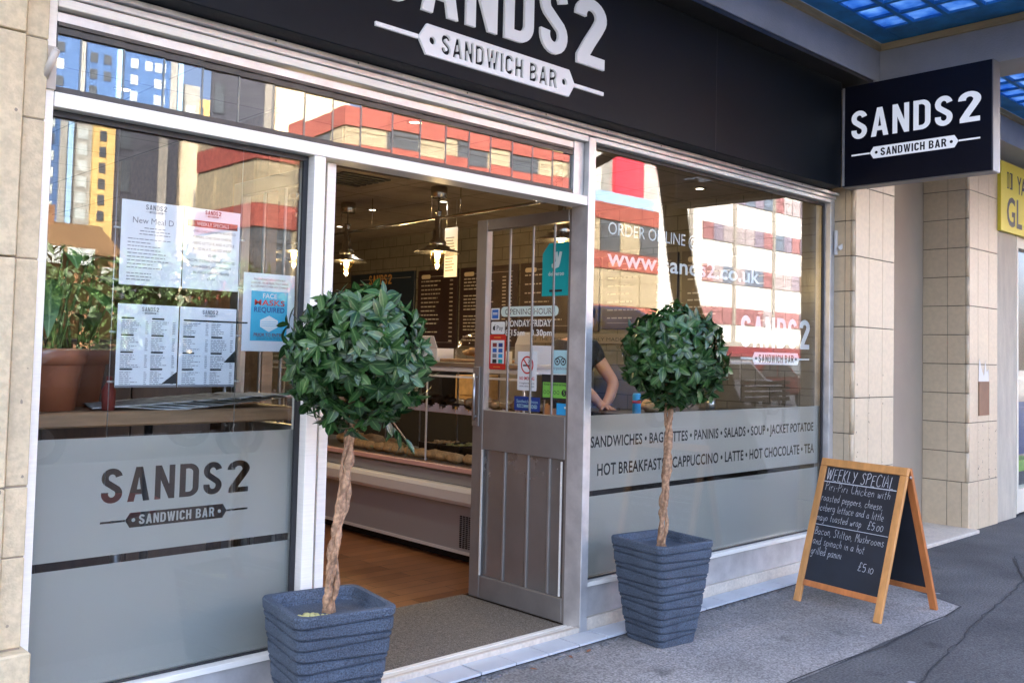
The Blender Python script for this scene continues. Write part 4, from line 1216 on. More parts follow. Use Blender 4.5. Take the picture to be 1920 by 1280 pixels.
# ================================================================== CHALKBOARD A-SIGN
ab = thing('chalkboard_sign', 'wooden A frame chalkboard with handwritten weekly special standing on the pavement', 'chalkboard', (5.2, -.62, 0))
wv = Vector((-.150, -.9887, 0)); nv = Vector((.9887, -.150, 0))
Fb = Vector((5.020, -.592, 0)); Tp = Fb + nv*.262 + Vector((0, 0, .815))
up_f = (Tp - Fb).normalized(); face_n = -(wv.cross(up_f)).normalized()
if face_n.x > 0: face_n = -face_n
hw = .283; LF = (Tp-Fb).length
def fpnt(a, h, lift=0): return Fb + wv*a + up_f*h + face_n*lift
for s in (-1, 1):
    c = MB(); c.bar(fpnt(s*(hw-.021), 0.004), fpnt(s*(hw-.021), LF-.047), .042, .022, face_n); c.build('leg', M['wood_sign'], ab, bevel=.002)
c = MB(); c.bar(fpnt(-hw, LF-.023), fpnt(hw, LF-.023), .046, .024, face_n); c.build('top_rail', M['wood_sign'], ab, bevel=.003)
c = MB(); c.bar(fpnt(-hw+.043, .118), fpnt(hw-.043, .118), .034, .020, face_n); c.build('bottom_rail', M['wood_red'], ab, bevel=.002)
c = MB(); c.bar(fpnt(0, .136, -.002), fpnt(0, LF-.047, -.002), 2*hw-.085, .008, face_n); c.build('board', M['chalkboard'], ab)
Bb = Fb + nv*.545 + Vector((0, 0, 0)); Tb = Tp + nv*.016
up_b = (Tb-Bb).normalized(); bn = wv.cross(up_b).normalized()
if bn.x < 0: bn = -bn
def bpnt(a, h, lift=0): return Bb + wv*a + up_b*h + bn*lift
LB = (Tb-Bb).length
for s in (-1, 1):
    c = MB(); c.bar(bpnt(s*(hw-.021), .004), bpnt(s*(hw-.021), LB-.004), .042, .022, bn); c.build('leg', M['wood_red'], ab, bevel=.002)
c = MB(); c.bar(bpnt(-hw+.043, LB-.028), bpnt(hw-.043, LB-.028), .046, .020, bn); c.build('top_rail', M['wood_red'], ab, bevel=.002)
c = MB(); c.bar(bpnt(-hw+.043, .118), bpnt(hw-.043, .118), .034, .020, bn); c.build('bottom_rail', M['wood_red'], ab, bevel=.002)
c = MB(); c.bar(bpnt(0, .136), bpnt(0, LB-.052), 2*hw-.085, .008, bn); c.build('board', M['chalkboard'], ab)
for s in (-1, 1):
    c = MB(); h = Tp + wv*s*(hw+.003) + nv*.008 - Vector((0, 0, .05)); c.tube([h - wv*s*.004, h + wv*s*.004], .008, 10); c.build('hinge', M['steel'], ab)

# handwriting: single stroke letters
HW = {
 'a': [[(.42,.42),(.3,.52),(.12,.45),(.05,.22),(.16,.02),(.34,.08),(.42,.3)], [(.43,.5),(.42,.15),(.5,.0)]],
 'b': [[(.08,1),(.06,.5),(.08,.02)], [(.08,.3),(.24,.5),(.42,.38),(.40,.1),(.22,-.02),(.08,.08)]],
 'c': [[(.42,.42),(.28,.52),(.1,.42),(.05,.2),(.16,.0),(.34,.02),(.44,.12)]],
 'd': [[(.42,.4),(.26,.5),(.08,.38),(.06,.12),(.2,-.01),(.36,.1),(.42,.3)], [(.44,1),(.42,.4),(.46,.0)]],
 'e': [[(.07,.26),(.40,.30),(.38,.46),(.22,.52),(.07,.38),(.07,.14),(.2,.0),(.42,.08)]],
 'g': [[(.42,.42),(.26,.52),(.08,.4),(.08,.14),(.24,.02),(.40,.16),(.43,.46)], [(.43,.48),(.42,-.2),(.26,-.38),(.06,-.28)]],
 'h': [[(.08,1),(.07,.0)], [(.07,.28),(.22,.5),(.38,.42),(.38,.0)]],
 'i': [[(.1,.5),(.09,.08),(.16,.0)], [(.1,.7),(.115,.72)]],
 'k': [[(.08,1),(.07,0)], [(.38,.5),(.09,.24),(.40,.0)]],
 'l': [[(.1,1),(.08,.15),(.16,.0)]],
 'm': [[(.07,.5),(.06,.0)], [(.06,.3),(.18,.5),(.3,.4),(.3,.0)], [(.3,.3),(.42,.5),(.54,.4),(.54,.0)]],
 'n': [[(.07,.5),(.06,.0)], [(.06,.3),(.2,.5),(.36,.42),(.37,.0)]],
 'o': [[(.24,.5),(.08,.4),(.05,.18),(.2,.0),(.38,.1),(.42,.32),(.24,.5),(.22,.5)]],
 'p': [[(.08,.5),(.06,-.4)], [(.08,.3),(.24,.5),(.42,.38),(.40,.1),(.22,-.02),(.08,.1)]],
 'r': [[(.08,.5),(.07,.0)], [(.08,.3),(.2,.5),(.34,.46)]],
 's': [[(.36,.44),(.2,.52),(.08,.4),(.2,.27),(.36,.14),(.22,-.01),(.05,.06)]],
 't': [[(.18,.85),(.16,.1),(.3,.02)], [(.02,.56),(.34,.58)]],
 'u': [[(.06,.5),(.07,.1),(.2,.0),(.36,.14),(.38,.5)], [(.38,.5),(.4,.0)]],
 'w': [[(.04,.5),(.14,.0),(.28,.42),(.4,.0),(.54,.5)]],
 'y': [[(.06,.5),(.10,.14),(.24,.06),(.38,.2),(.40,.5)], [(.40,.5),(.36,-.2),(.2,-.38),(.04,-.28)]],
 'P': [[(.1,.95),(.08,.0)], [(.02,.9),(.3,1.0),(.48,.8),(.36,.56),(.1,.5)]],
 'C': [[(.5,.84),(.34,1),(.12,.84),(.05,.45),(.14,.1),(.34,.0),(.52,.14)]],
 'B': [[(.1,1),(.08,.0)], [(.08,.98),(.36,.95),(.36,.62),(.1,.54),(.42,.46),(.44,.12),(.08,.0)]],
 'S': [[(.42,.86),(.26,1.0),(.08,.84),(.2,.58),(.4,.36),(.34,.06),(.14,-.01),(.02,.12)]],
 'M': [[(.06,0),(.1,1),(.3,.45),(.52,1),(.56,0)]],
 'W': [[(.02,1),(.16,0),(.32,.85),(.48,0),(.64,1)]], 'E': [[(.42,1),(.08,.98),(.07,.02),(.44,.0)], [(.08,.52),(.36,.54)]],
 'K': [[(.08,1),(.07,0)], [(.42,1),(.09,.45),(.44,.0)]], 'L': [[(.08,1),(.07,.01),(.42,.0)]],
 'Y': [[(.02,1),(.24,.5)], [(.46,1),(.2,.0)]], 'I': [[(.1,1),(.09,0)]], 'A': [[(.02,0),(.24,1),(.48,0)], [(.1,.36),(.40,.36)]],
 '£': [[(.44,.82),(.34,1),(.2,.9),(.18,.4),(.06,.02),(.46,.04)], [(.04,.46),(.36,.48)]],
 '5': [[(.42,.98),(.12,.96),(.08,.56),(.32,.6),(.44,.32),(.3,.02),(.05,.06)]], '0': [[(.24,.7),(.06,.5),(.08,.12),(.26,0),(.42,.2),(.42,.55),(.24,.7),(.22,.7)]],
 '1': [[(.12,.7),(.11,0)]], '.': [[(.06,.03),(.075,.05)]], ',': [[(.1,.06),(.04,-.14)]], '-': [[(.05,.38),(.25,.40)]]}
def catmull(pts, n=5):
    if len(pts) < 3: return [Vector((p[0], p[1])) for p in pts]
    P = [Vector(p) for p in pts]; P = [P[0]*2-P[1]] + P + [P[-1]*2-P[-2]]
    out = []
    for i in range(1, len(P)-2):
        for k in range(n):
            t = k/n
            out.append(.5*((2*P[i]) + (P[i+1]-P[i-1])*t + (2*P[i-1]-5*P[i]+4*P[i+1]-P[i+2])*t*t + (3*P[i]-P[i-1]-3*P[i+1]+P[i+2])*t**3))
    out.append(P[-2]); return out
def hand(bm, s, x, y, h, wd, width, slope=0.0, sharp=False):
    adv = 0; tot = 0
    def cw(c): return .46 if c == ' ' else (max(p[0] for st_ in HW[c] for p in st_)+.14)
    tot = sum(cw(c) for c in s)
    sx = width/tot
    for c in s:
        if c != ' ':
            jy = rnd.uniform(-.05, .05)*h; js = rnd.uniform(.92, 1.08)
            for st_ in HW[c]:
                pts = [Vector(p) for p in st_] if sharp and c in 'WEKLYIAPC' and len(st_) < 5 and c not in 'PC' else catmull(st_)
                q = [Vector((x + (adv+p.x)*sx + p.y*h*.06, y + p.y*h*js + jy + slope*(adv+p.x)*sx)) for p in pts]
                L, Rr = offs([(a.x, a.y) for a in q], wd*rnd.uniform(.85, 1.15))
                vs = [(bm.verts.new(fpnt(l[0], l[1], .0085)), bm.verts.new(fpnt(r_[0], r_[1], .0085))) for l, r_ in zip(L, Rr)]
                for i in range(len(vs)-1): bm.faces.new((vs[i][0], vs[i][1], vs[i+1][1], vs[i+1][0]))
        adv += cw(c)
cb = MB(); B = cb.bm
A0, A1 = -hw+.05, hw-.05
# the visible face reads with 'right' = +wv
hand(B, 'WEEKLY SPECIAL', A0+.006, LF-.128, .066, .0036, A1-A0-.02, sharp=True)
def rule(h, a0, a1, w): 
    vs = [B.verts.new(fpnt(a, h+d, .0085)) for a, d in ((a0, -w/2), (a1, -w/2+.002), (a1, w/2+.002), (a0, w/2))]; B.faces.new(vs)
rule(LF-.138, A0-.004, A1+.004, .005)
for s, h, wd_, x0, hh in (('Piri-Piri Chicken with', .232, .43, 0, .058), ('roasted peppers, cheese,', .296, .41, -.012, .050), ('iceberg lettuce and a little', .354, .43, -.016, .050), ('mayo toasted wrap', .412, .30, -.016, .050)):
    hand(B, s, A0+.012+x0, LF-.190-(h-.232), hh*.86, .0017, wd_)
hand(B, '£5.00', A0+.335, LF-.372, .044, .0022, .10)
rule(LF-.395, A0-.004, A1+.004, .003)
for s, h, wd_ in (('Bacon, Stilton, Mushrooms', .452, .455), ('and spinach in a hot', .510, .345), ('grilled panini', .568, .21)):
    hand(B, s, A0+.002, LF-h, .046, .0017, wd_)
hand(B, '£5.10', A0+.325, LF-.606, .044, .0022, .10)
cb.build('chalk_writing', M['chalk'], ab, recalc=False)
#@@PART2
# ================================================================== INSIDE: counter, food, lamps, boards
ct = thing('display_counter', 'long refrigerated food display counter with cream bumper seen through the open doorway', 'counter', (4.3, 2.4, 0))
cy0, cy1 = .95, 4.4
b = MB(); b.box(4.05, 4.60, cy0, cy1, .10, .405); b.build('base', M['counter_grey'], ct, bevel=.004)
b = MB(); b.box(4.12, 4.58, cy0+.03, cy1, .031, .099); b.build('kick_recess', M['dark'], ct)
b = MB(); b.box(4.042, 4.049, cy0, cy1, .095, .115); b.build('foot_trim', M['counter_white'], ct)
b = MB()
prof = [(4.06, .408), (4.0, .415), (3.985, .44), (3.985, .50), (4.0, .525), (4.06, .53)]
b.prism([(p[0], p[1]) for p in prof], (0, cy0, 0), (1, 0, 0), (0, 0, 1), (0, 1, 0), cy1-cy0); b.build('bumper', M['counter_white'], ct, bevel=.004)
b = MB(); b.box(4.045, 4.60, cy0, cy1, .533, .60); b.build('body_strip', M['counter_grey'], ct, bevel=.003)
b = MB(); b.box(4.055, 4.59, cy0, cy1, .603, .640); b.build('plinth_strip', M['alu_door'], ct)
b = MB(); b.box(4.022, 4.045, cy0, cy1, .618, .650); b.build('front_edge', M['pinkedge'], ct, bevel=.003)
b = MB(); b.box(4.05, 4.60, cy0, cy1, .642, .655); b.build('deck', M['steel'], ct)
b = MB()
for i in range(4):
    for k in range(17):
        b.box(4.044, 4.0495, 1.398+.030*i, 1.415+.030*i, .135+.0123*k, .142+.0123*k)
b.build('vent_grille', M['dark'], ct)
b = MB(); b.box(4.05, 4.056, cy0, cy1, .657, 1.228); b.build('front_glass', M['glass_case'], ct)
b = MB()
b.box(4.045, 4.060, cy0, cy1, 1.229, 1.243)
for y in (cy0, 1.9, 2.85, 3.8): b.box(4.060, 4.068, y, y+.012, .657, 1.228)
b.build('glass_frame', M['alu'], ct, split=True)
b = MB(); b.box(4.03, 4.62, cy0-.01, cy1, 1.268, 1.30); b.build('top_slab', M['counter_white'], ct, bevel=.004)
b = MB(); b.box(4.02, 4.62, cy0-.01, cy1, 1.301, 1.33); b.build('top_shelf', M['steel'], ct, bevel=.004)
b = MB(); b.box(4.12, 4.55, cy0+.02, cy1, .985, .995); b.build('glass_shelf', M['glass_case'], ct)
b = MB(); b.box(4.08, 4.105, cy0+.02, cy1, .988, 1.010); b.build('shelf_edge', M['pinkedge'], ct, split=True)
b = MB()
for y in (1.3, 1.75, 2.2, 2.65, 3.1, 3.6): b.box(4.59, 4.60, y, y+.01, .657, 1.26)
b.build('back_post', M['alu_door'], ct, split=True)

b = MB()                                                                      # lace paper edging
n = 150
for i in range(n):
    y = cy0+.03 + (cy1-cy0-.06)*i/n
    z = 1.03 + .014*math.sin(i*1.1) + .008*rnd.random()
    b.quad([(4.075, y, .99), (4.075, y+.024, .99), (4.072+.01*math.sin(i), y+.024, z), (4.072+.01*math.sin(i+1), y, z)])
tag(b.build('lace_edging', M['doily']), 'mauve scalloped paper edging along the upper shelf of the food counter', 'shelf edging')

def roll(label, x, y, z, rz, kind):
    t = thing('sandwich_roll', label, 'sandwich', (0, 0, 0), 'filled rolls on the lower deck of the counter')
    b = MB(); b.blob((0, 0, .028), (.092, .046, .036), 12, .25, rnd.random()*9); b.build('bread', M['bread'], t)
    b = MB()
    for i in range(7): b.blob((rnd.uniform(-.07, .07), rnd.uniform(-.05, .03)-.01, .03+rnd.uniform(-.012, .014)), (.026, .022, .012), 7, .5, i+rnd.random())
    b.build('filling', M[kind], t)
    place(t, (x, y, z), rz); return t
ROLLTXT = ['nearest the door edge', 'second from the door edge', 'third from the door edge', 'fourth from the door edge', 'fifth from the door edge', 'sixth from the door edge', 'seventh from the door edge', 'eighth from the door edge', 'ninth from the door edge', 'tenth from the door edge', 'eleventh from the door edge', 'twelfth from the door edge', 'thirteenth from the door edge', 'deepest in the shop']
proto = None
for i in range(14):
    y = 1.30 + .125*i + rnd.uniform(-.012, .012)
    lab = 'filled bread roll on the front of the counter deck, ' + ROLLTXT[i]
    if i == 0: roll(lab, 4.145, y, .657, R(70), 'tomato')
    else:
        r_ = roll(lab, 4.145+rnd.uniform(-.01, .02), y, .657, R(90+rnd.uniform(-25, 25)), 'filling')
LOAF = ['left of the black trays', 'at the far left end, beside the sprig', 'behind the front rolls at far left']
for i, (x, y, z, s) in enumerate(((4.27, 2.55, .657, 1.3), (4.29, 2.85, .657, 1.5), (4.3, 3.15, .657, 1.4))):
    t = roll('large salad baguette on the counter deck, ' + LOAF[i], x, y, z, R(80+20*i), 'filling'); t['group'] = 'large baguettes on the counter deck'
    t.scale = (s, s, s); t.matrix_basis = t.matrix_basis @ Matrix.Scale(1, 4)
TR = [(1.42, 'pale grated cheese', 'cardboard'), (1.66, 'sliced tomato', 'tomato'), (1.90, 'green salad', 'filling'), (2.14, 'brown cooked filling', 'pastry'), (1.18, 'red pepper', 'tomato')]
for y, what, mk in TR:
    t = thing('food_tray', 'black food tray of %s at the back of the counter deck' % what, 'tray', (4.4, y, .657), 'black food trays in the counter')
    b = MB(); b.box(4.27, 4.54, y-.105, y+.105, .657, .668); b.box(4.27, 4.28, y-.105, y+.105, .669, .745); b.box(4.53, 4.54, y-.105, y+.105, .669, .745); b.box(4.281, 4.529, y-.105, y-.096, .669, .745); b.box(4.281, 4.529, y+.096, y+.105, .669, .745)
    b.build('tray', M['tray_black'], t)
    b = MB()
    for k in range(26): b.blob((4.405+rnd.uniform(-.10, .10), y+rnd.uniform(-.075, .075), .725+rnd.uniform(-.01, .022)), (.026, .026, .014), 6, .6, k)
    b.build('food', M[mk], t)
UP = [(1.25, .17, 'brown pastries', 'pastry'), (1.62, .20, 'golden loaves', 'bread'), (2.05, .19, 'dark cakes', 'soil'), (2.5, .2, 'mixed pastries', 'pastry')]
for y, w, what, mk in UP:
    t = thing('food_dish', 'dish of %s on the upper glass shelf of the counter' % what, 'dish', (4.3, y, .996), 'dishes on the upper counter shelf')
    b = MB(); b.lathe((4.32, y, .996), [(.07, 0), (.13, .03), (.135, .032), (.12, .02), (.06, .008)], 20); b.build('dish', M['tray_black'], t)
    b = MB()
    for k in range(9): b.blob((4.32+rnd.uniform(-.07, .07), y+rnd.uniform(-.08, .08), 1.04+rnd.uniform(0, .03)), (.05, .035, .028), 8, .4, k)
    b.build('food', M[mk], t)
# on top of the counter
t = thing('cake_dome', 'clear domed cake cover over pastries on top of the food counter', 'cake dome', (4.25, 1.58, 1.331))
b = MB(); b.box(4.08, 4.42, 1.36, 1.80, 1.331, 1.352); b.build('board', M['brown_wood'], t, bevel=.004)
b = MB(); b.lathe((4.25, 1.58, 1.353), [(.165, 0), (.165, .06), (.15, .11), (.11, .155), (.05, .178), (.004, .182)], 28); b.build('dome', M['glass_case'], t)
b = MB()
for k in range(10): b.blob((4.25+rnd.uniform(-.08, .08), 1.58+rnd.uniform(-.09, .09), 1.375+rnd.uniform(0, .05)), (.05, .032, .024), 8, .4, k)
b.build('pastries', M['pastry'], t)
def cardbox(label, x, y, z, w, d, h, rz, lid):
    t = thing('card_box', label, 'box', (0, 0, 0), 'white card boxes on the counter top')
    b = MB()
    b.box(-w/2, w/2, -d/2, d/2, 0, .004); b.box(-w/2, -w/2+.004, -d/2, d/2, .0045, h); b.box(w/2-.004, w/2, -d/2, d/2, .0045, h); b.box(-w/2+.0045, w/2-.0045, -d/2, -d/2+.004, .0045, h); b.box(-w/2+.0045, w/2-.0045, d/2-.004, d/2, .0045, h)
    b.build('tray', M['cardboard'], t)
    b = MB(); b.bar((-w/2, -d/2, h), (-w/2-.06, -d/2, h+.10*lid), d, .004, (0, 0, 1)) if False else b.prism([(0, 0), (d, 0), (d-.02, .09), (.02, .09)], (-w/2, -d/2, h+.001), (0, 1, 0), (-.45*lid, 0, .89), (.89, 0, .45), .004)
    b.build('lid', M['cardboard'], t)
    place(t, (x, y, z), rz); return t
cardbox('open white card box left of the cake dome on the counter top', 4.16, 1.93, 1.331, .17, .16, .09, R(8), .4)
cardbox('white card box behind the no smoking notice on the counter top', 4.25, 1.06, 1.331, .18, .18, .12, R(-12), -.5)
cardbox('small white card box beside the door bars on the counter top', 4.12, 1.25, 1.331, .14, .12, .08, R(20), .5)

# back counter and wall storage behind
t = thing('work_counter', 'dark back counter with steel top under the menu boards', 'counter', (5.8, 3, 0))
b = MB(); b.box(5.55, 6.08, 1.9, 6.3, .031, .93); b.build('cabinet', M['dark'], t); b = MB(); b.box(5.52, 6.08, 1.88, 6.3, .931, .97); b.build('worktop', M['steel'], t, bevel=.004)
for i, (y, h, w, mk, what) in enumerate(((2.2, .30, .25, 'steel', 'squat steel kettle'), (2.7, .38, .36, 'steel', 'tall steel coffee machine'), (3.3, .22, .3, 'pastry', 'wooden bread crate'), (3.8, .3, .3, 'tray_black', 'black toaster oven'), (4.4, .34, .34, 'cardboard', 'white microwave oven'))):
    b = MB(); b.box(5.62, 5.98, y-w/2, y+w/2, .972, .972+h); b.box(5.61, 5.6195, y-w/2+.03, y+w/2-.03, 1.01, .95+h)
    tag(b.build('kitchen_appliance', M[mk], bevel=.012), what + ' on the steel back counter', 'appliance', 'equipment on the back counter')
t = thing('work_table', 'dark preparation table with steel top just inside the right window', 'table', (5.3, .7, 0))
b = MB(); b.box(4.68, 6.02, .50, .96, 1.0, 1.03); b.build('top', M['tray_black'], t, bevel=.003)
b = MB(); b.box(4.70, 6.0, .52, .94, .031, .999); b.build('cabinet', M['dark'], t)
t = thing('drink_can', 'small blue and silver drink can with a red mark beside the door frame', 'can', (4.74, .60, 1.031))
b = MB(); b.lathe((4.74, .62, 1.031), [(.024, 0), (.027, .004), (.027, .120), (.022, .132)], 20); b.build('body', M['sky_card'], t)
b = MB(); b.lathe((4.74, .62, 1.1), [(.0275, 0), (.0275, .018)], 20); b.build('mark', M['red_card'], t)
t = thing('steel_cup', 'small steel cup on the preparation table behind the right topiary', 'cup', (5.45, .62, 1.031))
b = MB(); b.lathe((5.52, .60, 1.031), [(.030, 0), (.036, .09), (.033, .09), (.028, .01)], 20); b.build('body', M['steel'], t)
b = MB(); b.blob((5.1, .75, 1.07), (.11, .09, .05), 12, .3, 2); tag(b.build('bread_loaf', M['bread']), 'round bread loaf on the preparation table by the right window', 'loaf')
t = thing('salad_bowl', 'brown bowl of food on the preparation table behind the right topiary', 'bowl', (5.3, .78, 1.031))
b = MB(); b.lathe((5.3, .78, 1.031), [(.05, 0), (.10, .07), (.095, .07), (.05, .01)], 20); b.build('bowl', M['brown_wood'], t)
b = MB()
for k in range(9): b.blob((5.3+rnd.uniform(-.05, .05), .78+rnd.uniform(-.05, .05), 1.10), (.035, .03, .02), 7, .5, k)
b.build('food', M['tomato'], t)

# menu boards on the right-hand wall
wallp = Plane2((6.084, 0, 0), (0, -1, 0), (0, 0, 1), (-1, 0, 0))
def board(label, ya, yb, za, zb, m, head, rows, prices, seed):
    r = random.Random(seed)
    t = thing('menu_board', label, 'menu board', (6.07, (ya+yb)/2, za), 'menu boards on the tiled wall')
    b = MB(); b.box(6.064, 6.0835, yb, ya, za, zb); b.build('panel', m, t, bevel=.002)
    L = []; x0 = -ya+.06; x1 = -yb-.06
    n = rows; dz = (zb-za-.14)/n
    for k in range(n):
        z = zb-.12-dz*k
        if r.random() < .12 and n > 8: continue
        x = x0
        end = x0 + (x1-x0)*r.uniform(.32, .62)
        while x < end:
            w = r.uniform(.02, .07); L.append(rect(x, z, min(x+w, end), z+.011)); x += w+.012
    wallp.sheet('menu_lines', L, M['menu_txt'], t, .0215, each=True)
    L = []
    for k in range(n):
        z = zb-.12-dz*k
        for q in range(prices): L.append(rect(x1-.06-.085*q, z, x1-.06-.085*q+.05, z+.011))
    if L: wallp.sheet('prices', L, M['menu_txt'], t, .0215, each=True)
    wallp.sheet('rule', [rect(x0+.16, zb-.068, x1, zb-.064), rect(x0, za+.05, x1, za+.053)], M['menu_txt'], t, .0215, each=True)
    if head: wallp.sheet('heading_plate', [rrect(x0, zb-.088, x0+.15, zb-.046, .02)], M['menu_pill'], t, .0215)
    return t
tb = board('dark blue menu board with orange SANDS 2 logo, deepest in the shop', 5.86, 4.68, 1.44, 2.24, M['menu_blue'], False, 7, 0, 1)
lt, pq, ln = logo(.42, gap=.13, capr=.25)
wallp.sheet('logo_lettering', shift(lt, -5.50, 2.06), M['orange_txt'], tb, .0225)
board('maroon menu board with price column, next to the blue one', 4.62, 3.98, 1.44, 2.23, M['menu'], True, 15, 1, 2)
board('maroon menu board with close rows, just left of the door edge', 3.94, 3.12, 1.46, 2.23, M['menu'], True, 19, 2, 3)
board('maroon menu board seen through the door glass bars', 3.08, 2.12, 1.60, 2.23, M['menu'], True, 6, 2, 4)
board('maroon menu board seen through the right window beside the door', 2.08, 1.30, 1.62, 2.23, M['menu'], True, 7, 2, 5)
board('black menu board nearest the street on the side wall', 1.26, .45, 1.44, 2.23, M['menu'], True, 12, 1, 6)
t = thing('notice_strip', 'long cream notice strip of small capitals under the menu boards', 'notice', (6.07, 2.4, 1.5))
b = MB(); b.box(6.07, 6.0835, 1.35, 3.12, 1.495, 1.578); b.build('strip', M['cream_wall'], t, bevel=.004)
wallp.sheet('print', btext('ALL OF THE ABOVE ARE FRESHLY MADE IN THIS SHOP', -3.07, 1.52, .030, width=1.66), M['black_ink'], t, .0145)
t = thing('wall_notice', 'white paper notice hanging behind the pendant lamp', 'notice', (5.9, 4.0, 2.0))
b = MB(); b.box(4.868, 4.87, 2.58, 2.74, 2.0, 2.40); b.build('sheet', M['paper'], t)
np_ = Plane2((4.868, 0, 0), (0, -1, 0), (0, 0, 1), (-1, 0, 0))
np_.sheet('print', [rect(-2.725, 2.05+.024*k, -2.725+rnd.uniform(.08, .13), 2.058+.024*k) for k in range(12)], M['grey_ink'], t, .001, each=True)
b = MB(); b.tube([(4.869, 2.60, 2.40), (4.869, 2.60, 2.62)], .0015, 5); b.tube([(4.869, 2.72, 2.40), (4.869, 2.72, 2.62)], .0015, 5); b.build('thread', M['steel'], t, split=True)

# rail, lamps, spots, vent
t = thing('hanging_rail', 'thin chrome rail hanging under the ceiling along the counter', 'rail', (4.4, 2.2, 2.38))
b = MB(); b.tube([(4.4, .75, 2.402), (4.4, 3.9, 2.366)], .012, 10); b.build('rail', M['chrome'], t)
for y in (.9, 2.0, 3.1): 
    b = MB(); b.tube([(4.4, y, 2.40), (4.4, y, 2.62)], .004, 6); b.build('hanger', M['chrome'], t)
def make_pendant():
    t = thing('pendant_lamp', 'x', 'pendant lamp', (0, 0, 0), 'pewter pendant lamps with clear bulbs')
    b = MB(); b.lathe((0, 0, -.085), [(.058, 0), (.062, .004), (.062, .08), (.058, .084)], 24); b.build('ceiling_rose', M['chrome'], t)
    b = MB(); b.tube([(0, 0, -.085), (0, 0, -.175)], .004, 6); b.build('cord', M['gasket'], t)
    b = MB()
    for k in range(9):
        z = -.09-.019*k
        b.tube([(.055+.004*(k % 2), .005*((k+1) % 2), z), (.055-.004*(k % 2), -.005*((k+1) % 2), z-.017)], .0026, 5)
    b.build('chain', M['chrome'], t)
    b = MB(); b.lathe((0, 0, -.465), [(.050, .0), (.060, .022), (.064, .05), (.055, .065), (.040, .075), (.043, .135), (.036, .15), (.026, .16), (.028, .22), (.024, .228), (.020, .262), (.026, .268), (.026, .288), (.012, .29)], 24); b.build('neck', M['chrome'], t)
    b = MB(); b.lathe((0, 0, -.49), [(.172, -.004), (.174, .0), (.135, .018), (.095, .030), (.088, .046), (.062, .056), (.060, .052), (.084, .040), (.092, .026), (.132, .013)], 36); b.build('shade', M['chrome'], t)
    b = MB(); b.lathe((0, 0, -.62), [(.006, 0), (.022, .015), (.045, .065), (.056, .11), (.055, .14), (.048, .155), (.046, .15), (.052, .138), (.052, .11), (.042, .068), (.020, .02), (.005, .006)], 24); b.build('glass_shade', M['amber_glass'], t)
    b = MB(); b.blob((0, 0, -.512), (.022, .022, .030), 12); b.build('bulb', M['bulb'], t)
    l = bpy.data.lights.new('lamp_light', 'POINT'); l.energy = 1.6; l.color = (1, .82, .60); l.shadow_soft_size = .03
    lo_ = bpy.data.objects.new('lamp_light', l); COL.objects.link(lo_); lo_.location = (0, 0, -.56); lo_.parent = t
    return t
PL = [(4.4, 2.25, 'pewter pendant lamp in the doorway view, over the middle of the counter'), (4.4, .985, 'pewter pendant lamp seen through the top of the door glass'), (4.4, 3.45, 'pewter pendant lamp half hidden by the left door jamb'), (3.74, 3.17, 'pendant lamp seen through the left window beside the mullion'), (3.95, 3.9, 'pendant lamp furthest left above the face mask poster')]
pd = make_pendant()
for i, (x, y, lab) in enumerate(PL):
    o = pd if i == 0 else copy_tree(pd)
    place(o, (x, y, 2.62), rnd.uniform(0, 6), lab)
def make_spot():
    t = thing('ceiling_downlight', 'x', 'downlight', (0, 0, 0), 'round recessed ceiling downlights')
    b = MB(); b.lathe((0, 0, -.006), [(.030, .0055), (.032, 0), (.046, 0), (.048, .0055)], 22); b.build('ring', M['chrome'], t)
    b = MB(); b.lathe((0, 0, -.0035), [(.028, .003), (.028, 0)], 18); b.build('lamp', M['spot'], t)
    l = bpy.data.lights.new('spot_light', 'SPOT'); l.energy = 1.4; l.color = (1, .9, .76); l.spot_size = R(110); l.spot_blend = .6; l.shadow_soft_size = .03
    o = bpy.data.objects.new('spot_light', l); COL.objects.link(o); o.location = (0, 0, -.02); o.parent = t
    return t
SP = [(4.85, 2.75, 'above the counter beside the nearest pendant lamp'), (4.75, 3.6, 'deep in the shop left of the pendant lamp'), (5.64, .80, 'visible through the top of the right window'), (3.05, .80, 'visible through the louvre glass over the doorway'), (1.72, 1.35, 'visible through the left end of the louvre glass'), (3.2, 2.1, 'just inside the doorway'), (5.3, 2.1, 'in front of the menu boards'), (3.2, 4.0, 'over the middle of the shop floor'), (5.2, 4.8, 'in front of the blue menu board')]
sp0 = make_spot()
for i, (x, y, lab) in enumerate(SP):
    o = sp0 if i == 0 else copy_tree(sp0)
    place(o, (x, y, 2.62), 0, 'recessed ceiling downlight ' + lab)
t = thing('ceiling_vent', 'square ceiling vent with dark slats near the doorway', 'vent', (3.75, 2.45, 2.61))
b = MB(); b.box(3.45, 4.05, 2.15, 2.75, 2.608, 2.6195); b.build('frame', M['cream_wall'], t)
b = MB()
for k in range(6): b.box(3.55, 3.95, 2.24+.075*k, 2.285+.075*k, 2.600, 2.6075)
b.build('slat', M['dark'], t, split=True)

